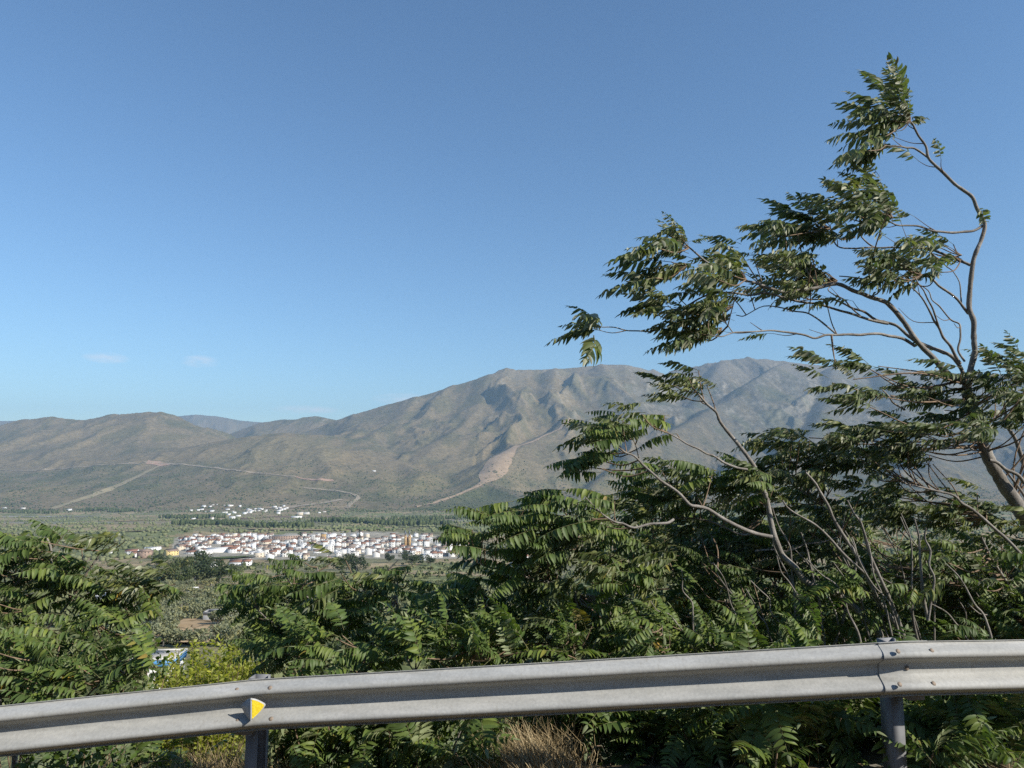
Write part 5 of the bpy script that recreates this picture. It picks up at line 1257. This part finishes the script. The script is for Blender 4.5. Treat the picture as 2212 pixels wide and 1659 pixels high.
def roof_mesh(w, d, h, kind, mat):
    key = ("r", round(w * 2), round(d * 2), round(h * 2), kind, mat.name)
    if key in HCACHE: return HCACHE[key]
    mb = MB(); o = 0.45
    if kind == "gable":
        g = 0.22 * d; k = g / (d / 2)
        for s in (-1, 1):
            y1 = s * (d / 2 + o); z1 = h - k * o
            v = [(-w/2-o, 0, h+g+0.05), (w/2+o, 0, h+g+0.05), (w/2+o, y1, z1+0.05), (-w/2-o, y1, z1+0.05)]
            v += [(x, y, z + 0.22) for x, y, z in v]
            f = [(0,1,2,3),(7,6,5,4),(0,4,5,1),(1,5,6,2),(2,6,7,3),(3,7,4,0)]
            mb.add(v, [q[::-1] for q in f] if s < 0 else f)
    elif kind == "hip":
        g = 0.2 * d; l = max(0.5, w/2 - d/2)
        v = [(-w/2-o,-d/2-o,h+.05),(w/2+o,-d/2-o,h+.05),(w/2+o,d/2+o,h+.05),(-w/2-o,d/2+o,h+.05),(-l,0,h+g+.2),(l,0,h+g+.2)]
        mb.add(v, [(0,1,5,4),(2,3,4,5),(1,2,5),(3,0,4),(3,2,1,0)])
    else:
        t = 0.25
        mb.box(-w/2+t, w/2-t, -d/2+t, d/2-t, h+0.002, h + 0.12)
        mb.box(-w/2-.05, w/2+.05, -d/2-.05, -d/2+t, h+0.002, h+0.75); mb.box(-w/2-.05, w/2+.05, d/2-t, d/2+.05, h+0.002, h+0.75)
        mb.box(-w/2-.05, -w/2+t, -d/2+t, d/2-t, h+0.003, h+0.745); mb.box(w/2-t, w/2+.05, -d/2+t, d/2-t, h+0.003, h+0.745)
    HCACHE[key] = mb.mesh("roof", [mat]); return HCACHE[key]
chb = MB(); chb.box(-0.35, 0.35, -0.35, 0.35, 0, 1.5); CHIM = chb.mesh("chimney", [HW["white"]])
def house(x, y, w, d, st, wall, roof, kind, yaw, label, group, windows=True, cat="house", name="house", z=None, hst=3.0, chim=False):
    h = st * hst; e = empty(name, (x, y, hz(x, y) if z is None else z)); e.rotation_euler = (0, 0, yaw); tag(e, label, cat, group)
    link("wall", wall_mesh(w, d, h, kind, HW[wall]), e); rf = link("roof", roof_mesh(w, d, h, kind, HR[roof]), e)
    if chim:
        c = link("chimney", CHIM, rf); c.location = (w * 0.28, d * 0.12, h + 0.12 * d + 0.02)
    if windows:
        n = max(1, int(w / 3.6)); s = w / n
        for f in range(st):
            for k in range(n):
                if rng.random() < 0.18: continue
                o = link("window", WINDOW, e); o.location = (-w/2 + s * (k + 0.5), -d/2, f * hst + 1.0); o.scale = (rng.uniform(0.8, 1.3), 1, rng.uniform(0.8, 1.2))
        if rng.random() < 0.6:
            o = link("window", WINDOW, e); o.location = (w/2, 0, (st - 1) * hst + 1.0); o.rotation_euler = (0, 0, math.pi / 2)
    return e
def top_v(u): return float(np.interp(u, [380, 450, 600, 650, 700, 740, 760, 800, 880, 1000, 1010], [1163, 1159, 1160, 1160, 1160, 1156, 1155, 1162, 1160, 1162, 1170]))
def bot_v(u): return float(np.interp(u, [380, 440, 470, 540, 560, 640, 700, 760, 830, 850, 900, 950, 1010], [1192, 1197, 1197, 1199, 1208, 1216, 1212, 1206, 1202, 1196, 1200, 1208, 1206]))
SIZEW = {1: "low", 2: "two-storey", 3: "tall"}
def where_in_town(u, v):
    f = (v - top_v(u)) / max(1, bot_v(u) - top_v(u)); r = "far edge" if f < 0.25 else "upper middle" if f < 0.5 else "lower middle" if f < 0.75 else "near edge"
    c = "above the green field" if u < 540 else "near the brick building" if u < 680 else "near the conifer" if u < 800 else "near the church" if u < 930 else "by the thicket"
    return f"{r} of town {c}"
cnt = 0
v = 1161.0
while v < 1216:
    u = 384 + rng.uniform(0, 10)
    while u < 1002:
        Yd = 1554 * 139 / (v - 1005); wpx = 1554 / Yd
        w = rng.choice([7.5, 7.5, 9, 10.5, 12]); du = (w * rng.choice([0.98, 1.0, 1.02, 1.1, 1.35])) * wpx
        uu = u + du / 2; u += du
        if v < top_v(uu) or v > bot_v(uu): continue
        if 594 < uu < 642 and v < 1172: continue
        if 868 < uu < 892 and v > 1166 and v < 1182: continue
        if 452 < uu < 502 and v > 1180: continue
        if 560 < uu < 860 and v > 1196 and rng.random() < 0.5: continue
        if rng.random() < 0.05: continue
        vv = v + rng.normal(0, 1.3); p = drape(uu, vv, 600.0, 2500.0)
        st = int(rng.choice([1, 2, 2, 2, 3] if uu > 540 else [1, 2, 2])); d = rng.choice([7.5, 9, 10.5])
        red = rng.random() < (0.85 if uu < 540 else 0.66 if uu > 800 else 0.6)
        kind = "gable" if red else ("flat" if rng.random() < 0.8 else "gable")
        roof = (rng.choice(["red-tiled", "red-tiled", "brown-tiled"]) if uu < 560 else rng.choice(["red-tiled", "brown-tiled", "brown-tiled"])) if kind == "gable" else rng.choice(["grey", "white", "white"])
        wall = rng.choice(["white"] * 6 + ["offwhite"] * 5 + ["cream"] * 2 + ["grey"])
        yaw = 0.18 + rng.normal(0, 0.12) + (rng.choice([0, math.pi / 2]) if rng.random() < 0.3 else 0)
        lab = f"{SIZEW[st]} {'off-white' if wall == 'offwhite' else wall} house with {'flat ' + roof if kind == 'flat' else roof} roof, {where_in_town(uu, vv)}"
        house(p.x, p.y, w, d, st, wall, roof, kind, yaw, lab, "white houses of the valley town", windows=True, chim=rng.random() < 0.25); cnt += 1
    v += 6.9
print("town houses", cnt)
SPECIAL = [
 (470,1193, 34, 14, 1, "white", "white", "flat", 0.35, "long white hall at the near left of the town above the green field", 5.5),
 (490,1190, 16, 12, 2, "white", "red-tiled", "gable", 0.3, "white two-storey house with a red roof beside the long white hall", 3),
 (515,1221, 18, 9, 1, "white", "red-tiled", "gable", 0.05, "long white villa with chimneys below the green field", 4.2),
 (534,1222, 9, 8, 2, "white", "red-tiled", "gable", 0.1, "small white house at the right end of the long villa", 2.6),
 (461,1230, 7, 7, 2, "white", "white", "flat", 0.4, "small white cube house beside the dark tree clump", 3.0),
 (370,1199, 15, 12, 2, "yellow", "brown-tiled", "gable", 0.9, "bright yellow house at the left end of town", 3),
 (390,1188, 14, 12, 2, "cream", "brown-tiled", "gable", 1.2, "cream gabled house behind the yellow house", 3.4),
 (313,1205, 17, 12, 3, "brick", "brown-tiled", "hip", 0.15, "brown unfinished brick block with open window holes", 3),
 (330,1192, 22, 11, 2, "white", "white", "flat", 0.2, "long white flat-roofed house behind the brown brick block", 3),
 (285,1199, 16, 11, 2, "white", "red-tiled", "gable", 0.2, "white house with a red roof left of the brown brick block", 3),
 (292,1203, 9, 9, 2, "white", "red-tiled", "gable", 1.0, "white gable-end house in front of the red-roofed one", 2.8),
 (242,1195, 12, 9, 1, "white", "brown-tiled", "hip", 0.2, "lone white bungalow farthest left of the town", 3),
 (420,1196, 20, 12, 1, "white", "red-tiled", "gable", 0.15, "low white house with a wide red roof right of the yellow house", 3),
 (575,1182, 15, 12, 3, "cream", "red-tiled", "gable", 0.2, "tall cream apartment house in the middle of the town", 3),
 (715,1166, 16, 12, 3, "white", "white", "flat", 0.15, "tall white apartment block left of the conifer", 3.2),
 (728,1174, 14, 12, 3, "white", "white", "flat", 0.1, "white stepped apartment block just left of the conifer", 3.4),
 (700,1164, 12, 10, 3, "ochre", "grey", "flat", 0.2, "ochre apartment block on the town skyline", 3),
 (895,1197, 18, 12, 1, "cream", "red-tiled", "hip", 0.2, "cream house with a wide orange-red hipped roof below the church", 3.5),
 (918,1196, 16, 12, 2, "white", "brown-tiled", "gable", 1.4, "white gable-fronted house beside the hipped red roof", 3.2),
 (922,1210, 14, 11, 2, "white", "white", "flat", 0.2, "white stepped house at the near right edge of the town", 3),
 (1118,1213, 22, 11, 2, "white", "red-tiled", "gable", 0.2, "large white house seen through the thicket right of the town", 3.2),
 (1122,1226, 20, 10, 1, "white", "grey", "gable", 0.5, "low white house with a grey roof in the thicket gap", 3.4),
 (648,1113, 26, 18, 3, "cream", "white", "flat", 0.2, "cream factory building below the far village", 4),
 (662,1111, 26, 16, 2, "offwhite", "white", "flat", 0.2, "off-white shed beside the cream factory", 4),
 (641,1118, 40, 14, 1, "white", "white", "flat", 0.1, "long white shed in front of the cream factory", 5),
 (808,1018, 24, 14, 1, "white", "white", "flat", 0.1, "lone white building on the hillside under the main mountain", 5),
 (250,1303, 13, 7, 1, "white", "white", "flat", 0.1, "low white shed in the olive grove behind the left tree", 2.6),
 (478,1342, 8, 4, 1, "offwhite", "grey", "flat", 0.1, "small stone hut at the edge of the grove clearing", 2.0),
 (415,1283, 5, 3, 1, "white", "white", "flat", 0.2, "tiny white hut among the far olives", 2.2),
]
for (u, vv, w, d, st, wall, roof, kind, yaw, lab, hst) in SPECIAL:
    p = drape(u, vv, 100.0, 9000.0)
    house(p.x, p.y, w, d, st, wall, roof, kind, yaw, lab, None, windows=w < 30, hst=hst, cat="building" if ("hall" in lab or "block" in lab or "factory" in lab or "shed" in lab or "hut" in lab) else "house", name="house" if "house" in lab or "villa" in lab else "building", chim="villa" in lab)
# far village
r_ = np.random.default_rng(77); k = 0
spots = [(528 + 98 * (a := r_.random()), 1107 - 9 * a + r_.normal(0, 2.6)) for _ in range(34)] + [(r_.uniform(404, 520), r_.uniform(1092, 1122)) for _ in range(22)] + [(460, 1091), (470, 1090), (486, 1092), (496, 1091), (10, 1099), (50, 1099), (150, 1103), (690, 1108), (700, 1106)]
for (u, vv) in spots:
    p = drape(u, vv, 1500.0, 6000.0); inn = u > 525
    house(p.x, p.y, r_.choice([12, 15, 20]), 11, int(r_.choice([1, 2, 2])), "white" if r_.random() < 0.8 else "offwhite", r_.choice(["white", "white", "brown-tiled"]), "flat" if r_.random() < 0.7 else "gable", r_.normal(0.1, 0.2),
          "tiny white house in the far village across the river" if inn else "tiny white farmhouse scattered left of the far village" if u > 400 else "tiny white farmhouse at the foot of the left hills", "white houses across the river", windows=False)
# long brick building
p = drape(618, 1168, 600, 2500); e = empty("brick_building", (p.x, p.y, hz(p.x, p.y))); e.rotation_euler = (0, 0, 0.45); tag(e, "long orange-brick institutional building on the town's far side", "building")
link("wall", wall_mesh(46, 14, 9, "flat", HW["brick"]), e); link("roof", roof_mesh(46, 14, 9, "flat", HR["grey"]), e)
for f in range(3):
    for q in range(11):
        o = link("window", WINDOW, e); o.location = (-21 + q * 4.2, -7, 1 + f * 3); o.scale = (1.6, 1, 1.1)
# twin-towered church
p = drape(880, 1178, 600, 2500); cz = hz(p.x, p.y); e = empty("church", (p.x, p.y, cz)); e.rotation_euler = (0, 0, 0.1); tag(e, "ochre church with two slender pointed bell towers", "church")
mb = MB(); mb.box(-5.2, 5.2, 1.2, 20, -4, 9); link("nave", mb.mesh("nave", [HW["ochre"]]), e)
link("nave_roof", roof_mesh(11, 19, 9, "gable", HR["red-tiled"]), e).location = (0, 11, 0)
for sx in (-3.4, 3.4):
    tb = MB(); tb.box(-2.0, 2.0, -2.0, 2.0, -4, 15.5); t = link("bell_tower", tb.mesh("bell_tower", [HW["ochre"]]), e); t.location = (sx, 0, 0)
    cb = MB(); cb.box(-2.35, 2.35, -2.35, 2.35, 0, 0.5); link("cornice", cb.mesh("cornice", [HW["cream"]]), t).location = (0, 0, 10.2); link("cornice", cb.mesh("cornice", [HW["cream"]]), t).location = (0, 0, 15.3)
    bb = MB(); bb.box(-1.5, 1.5, -1.5, 1.5, 15.8, 18.2); link("belfry", bb.mesh("belfry", [HW["ochre"]]), t)
    sp = MB(); sp.add([(-1.6,-1.6,18.2),(1.6,-1.6,18.2),(1.6,1.6,18.2),(-1.6,1.6,18.2),(0,0,26)], [(0,1,4),(1,2,4),(2,3,4),(3,0,4),(3,2,1,0)]); link("spire", sp.mesh("spire", [plain("slate_spire", (0.20, 0.22, 0.26), 0.6)]), t)
    for zz in (6.5, 12.0, 16.2):
        o = link("window", WINDOW, t); o.location = (0, -2.0 if zz < 16 else -1.5, zz); o.scale = (1.0, 1, 1.4)
# near white shed with a blue fascia under the road
gx0, gy0 = W(344, 1426, 86.0).x, 86.0
e = empty("shed", (gx0, gy0, hz(gx0, gy0))); e.rotation_euler = (0, 0, 0.10); tag(e, "white shed with a bright blue fascia and flat grey roof below the left tree", "building")
top = EYE.z + tz(330, 1426)[1] * 84.0 - hz(gx0, gy0)
mb = MB(); mb.box(-2.2, 2.2, -2.0, 2.0, -3, top - 0.72); link("wall", mb.mesh("wall", [HW["white"]]), e)
mb = MB(); mb.box(-2.35, 2.35, -2.15, 2.15, top - 0.718, top); link("fascia", mb.mesh("fascia", [plain("blue_paint", (0.10, 0.30, 0.58), 0.5, 0.1, 2)]), e)
mb = MB(); mb.box(-2.3, 2.3, -2.1, 2.1, top + 0.004, top + 0.06); link("roof", mb.mesh("roof", [plain("roof_concrete", (0.42, 0.39, 0.34), 0.9, 0.15, 1.0)]), e)
mb = MB()
for (a0, a1, b0, b1) in ((-2.4, 2.4, -2.2, -2.02), (-2.4, 2.4, 2.02, 2.2), (-2.4, -2.22, -2.02, 2.02), (2.22, 2.4, -2.02, 2.02)): mb.box(a0, a1, b0, b1, top + 0.002, top + 0.2)
link("parapet", mb.mesh("parapet", [plain("pale_coping", (0.62, 0.60, 0.55), 0.8, 0.1, 2)]), e)
o = link("window", WINDOW, e); o.location = (1.1, -2.0, top - 2.4)
o = link("door", DOOR, e); o.location = (-1.0, -2.0, top - 3.1)
# bright yellow-green tree in front of the shed
M_YEL = leaf_material("yellow_green_foliage", (0.29, 0.31, 0.035), (0.31, 0.33, 0.07), 0.5, 0.35)
by = 18.0; bx = W(440, 1450, by).x; gz = hz(bx, by); e = empty("leafy_tree", (bx, by, gz)); tag(e, "bright yellow-green tree with upright leafy shoots beside the blue-trimmed shed", "tree")
r_ = np.random.default_rng(15); vs = []; tn = []; tw = []; tq_ = []; ntw = 0
ztop = EYE.z + tz(440, 1388)[1] * by
for s in range(260):
    a = r_.uniform(0, 6.28); rr = 1.3 * math.sqrt(r_.random()); bx0 = np.array([math.cos(a) * rr * 0.95, math.sin(a) * rr, 0.6]); hh = (ztop - gz) * (1 - 0.10 * (rr / 1.3) ** 2) * r_.uniform(0.86, 1.02)
    tip = np.array([bx0[0] * 1.08 + r_.normal(0, 0.08), bx0[1] * 1.05, hh]); b1 = np.array([bx0[0] * 0.5, bx0[1] * 0.5, hh * 0.45]); P = catmull([b1, (b1 + tip) / 2 + np.array([0.1 * bx0[0], 0.1 * bx0[1], 0]), tip], 4)
    tv, tq = tube(P, np.linspace(0.008, 0.003, len(P)), 4); tw.append(tv); tq_.append(tq + ntw); ntw += len(tv)
    for k in range(75):
        q = r_.uniform(0.1, 1.0); i = q * (len(P) - 1); i0 = int(min(i, len(P) - 2)); c = P[i0] * (1 - (i - i0)) + P[i0 + 1] * (i - i0)
        d = np.array([r_.normal(0, 1), r_.normal(0, 1), r_.normal(0.5, 0.5)]); d /= np.linalg.norm(d); l = r_.uniform(0.10, 0.17); wv = np.cross(d, r_.normal(0, 1, 3)); wv /= np.linalg.norm(wv)
        vs.append([c + d * 0.01, c + d * (l * 0.5) - wv * l * 0.2, c + d * l, c + d * (l * 0.5) + wv * l * 0.2]); tn += [r_.random()] * 4
V_ = np.array(vs).reshape(-1, 3); me = mesh_np("crown", V_, [np.arange(len(V_)).reshape(-1, 4)], [M_YEL]); a = me.attributes.new("tone", 'FLOAT', 'POINT'); a.data.foreach_set("value", np.array(tn, np.float32))
link("crown", me, e); tr = link("trunk", trunk_mesh(max(1.0, (ztop - gz) * 0.4), 0.09, 19, 0.08), e)
link("branch", mesh_np("branch", np.concatenate(tw), [np.concatenate(tq_)], [M_SHOOT]), tr); tr.children[0]["kind"] = "stuff"
# ================================================================== dry grass and brambles on the verge
m_straw, nt, b = new_mat("dry_grass")
at = nt.nodes.new("ShaderNodeAttribute"); at.attribute_name = "tone"
nt.links.new(ramp(nt, at.outputs["Fac"], [(0.0, (0.10, 0.09, 0.035)), (0.35, (0.24, 0.175, 0.085)), (0.7, (0.40, 0.30, 0.16)), (1.0, (0.52, 0.43, 0.26))]), b.inputs["Base Color"]); b.inputs["Roughness"].default_value = 0.8
def grass(name, label, spots, seed):
    r = np.random.default_rng(seed); vs = []; tn = []
    for (u, y, ru, n, h) in spots:
        x0 = W(u, 1600, y).x; rx = ru * y / 1560
        xs_ = x0 + r.normal(0, rx * 0.5, n); ys_ = y + r.normal(0, 0.22, n); zs_ = height(xs_, ys_)
        for x, y_, z in zip(xs_, ys_, zs_):
            l = h * r.uniform(0.4, 1.25); d = np.array([r.normal(-0.25, 0.45), r.normal(0, 0.4), 1.0]); d /= np.linalg.norm(d); e = d + np.array([r.normal(-0.3, 0.35), r.normal(0, 0.35), -0.35])
            p0 = np.array([x, y_, z - 0.02]); p1 = p0 + d * l * 0.55; p2 = p1 + e / np.linalg.norm(e) * l * 0.45; w = np.array([1, r.normal(0, 0.5), 0]) * 0.0022
            vs.append([p0 - w, p0 + w, p1 + w * 0.8, p1 - w * 0.8]); vs.append([p1 - w * 0.8, p1 + w * 0.8, p2 + w * 0.2, p2 - w * 0.2]); tn += [r.random() ** 0.8] * 8
    V_ = np.array(vs).reshape(-1, 3); me = mesh_np(name, V_, [np.arange(len(V_)).reshape(-1, 4)], [m_straw]); a = me.attributes.new("tone", 'FLOAT', 'POINT'); a.data.foreach_set("value", np.array(tn, np.float32))
    o = link(name, me); tag(o, label, "grass", kind="stuff")
grass("dry_grass", "straw-coloured dry grass on the verge under the guardrail", [(60, 5.2, 160, 2200, 0.26), (250, 5.25, 200, 2200, 0.24), (460, 5.4, 140, 2200, 0.30), (600, 5.5, 120, 900, 0.2), (1165, 5.4, 85, 2000, 0.34), (1130, 5.25, 70, 800, 0.26), (2130, 5.3, 150, 300, 0.14), (1500, 5.5, 300, 300, 0.12), (850, 5.5, 250, 300, 0.12), (1180, 5.05, 70, 400, 0.2)], 91)
M_BRAM = leaf_material("bramble_leaf", (0.055, 0.105, 0.022), (0.11, 0.15, 0.06), 0.5, 0.25)
def bramble(u, v, y, rx, rz, n, seed, label, size=0.045):
    c = np.array(W(u, v, y)); gx_, gy_ = c[0], c[1]; gz_ = hz(gx_, gy_); e = empty("bramble_bush", (gx_, gy_, gz_)); tag(e, label, "bush", "brambles along the bank")
    r = np.random.default_rng(seed); vs, fs, tones = [], [], []
    tw, tq2, nt_ = [], [], 0
    for k in range(14):
        tip = np.array([r.normal(0, rx * 0.7), r.normal(0, 0.3), c[2] - gz_ + r.uniform(-0.6, 1.0) * rz]); P = catmull([(r.normal(0, .1), r.normal(0, .1), -0.05), tip * np.array([.5, .5, .75]), tip], 4); tv, tq = tube(P, np.linspace(0.006, 0.002, len(P)), 4); tw.append(tv); tq2.append(tq + nt_); nt_ += len(tv)
    st = link("stems", mesh_np("stems", np.concatenate(tw), [np.concatenate(tq2)], [M_SHOOT]), e); tag(st, kind="stuff")
    for k in range(n):
        d = r.normal(0, 1, 3); d /= np.linalg.norm(d); p = np.array([0, 0, c[2] - gz_]) + d * np.array([rx, 0.4, rz]) * r.uniform(0.3, 1.05) * (1 + 0.2 * math.sin(5 * d[0] + seed))
        d0 = np.array([r.normal(-0.3, 0.7), r.normal(-0.3, 0.6), r.normal(-0.1, 0.5)]); d0 /= np.linalg.norm(d0); d1 = d0 + np.array([0, 0, -0.5]); wv = np.cross(d0, r.normal(0, 1, 3)); s = size * r.uniform(0.6, 1.3)
        blade(p, d0, d1, wv, s, s * 0.75, 0.25, vs, fs, r.random(), tones)
    f = np.array(fs); me = mesh_np("foliage", np.concatenate(vs), [f[f[:, 3] < 0][:, :3], f[f[:, 3] >= 0]], [M_BRAM], smooth=True)
    a = me.attributes.new("tone", 'FLOAT', 'POINT'); a.data.foreach_set("value", np.array(tones, np.float32)); fo = link("foliage", me, e); tag(fo, kind="stuff")
for args in [(60, 1450, 6.2, 0.55, 0.28, 900, 301, "light green bramble bush at the left edge above the rail"), (260, 1440, 6.3, 0.45, 0.25, 700, 302, "bramble bush between the left saplings above the rail"), (1320, 1590, 5.7, 0.5, 0.22, 600, 303, "bramble bush under the rail right of the dry grass"), (1560, 1600, 5.7, 0.5, 0.22, 600, 304, "bramble bush under the middle of the right rail span"), (2050, 1600, 5.6, 0.4, 0.2, 500, 305, "bramble bush just right of the right-hand post"), (880, 1600, 5.8, 0.5, 0.22, 600, 306, "bramble bush under the middle rail span"), (190, 1620, 5.4, 0.4, 0.1, 350, 307, "small bramble patch in the dry grass at the left"), (1780, 1330, 7.8, 0.8, 0.5, 900, 308, "shadowy bush deep in the thicket above the right rail"), (1400, 1340, 7.8, 0.8, 0.4, 900, 309, "shadowy bush behind the thicket stems in mid-picture"), (2100, 1340, 7.6, 0.7, 0.4, 900, 310, "shadowy bush in the thicket at the right edge")]:
    bramble(*args)
# ================================================================== haze
mh = bpy.data.materials.new("haze_air"); mh.use_nodes = True
hn = mh.node_tree; hn.nodes.remove(hn.nodes["Principled BSDF"])
pv = hn.nodes.new("ShaderNodeVolumePrincipled")
pv.inputs["Color"].default_value = (0.48, 0.73, 1.0, 1)
pv.inputs["Density"].default_value = HAZE
pv.inputs["Anisotropy"].default_value = 0.0
hn.links.new(pv.outputs[0], hn.nodes["Material Output"].inputs["Volume"])
mb = MB()
mb.box(-28000, 28000, -60, 17500, -700, float(Zg.max()) + 40.0)
haze = link("haze", mb.mesh("haze", [mh]))
tag(haze, "thin blue summer haze filling the valley air", "haze", kind="stuff")
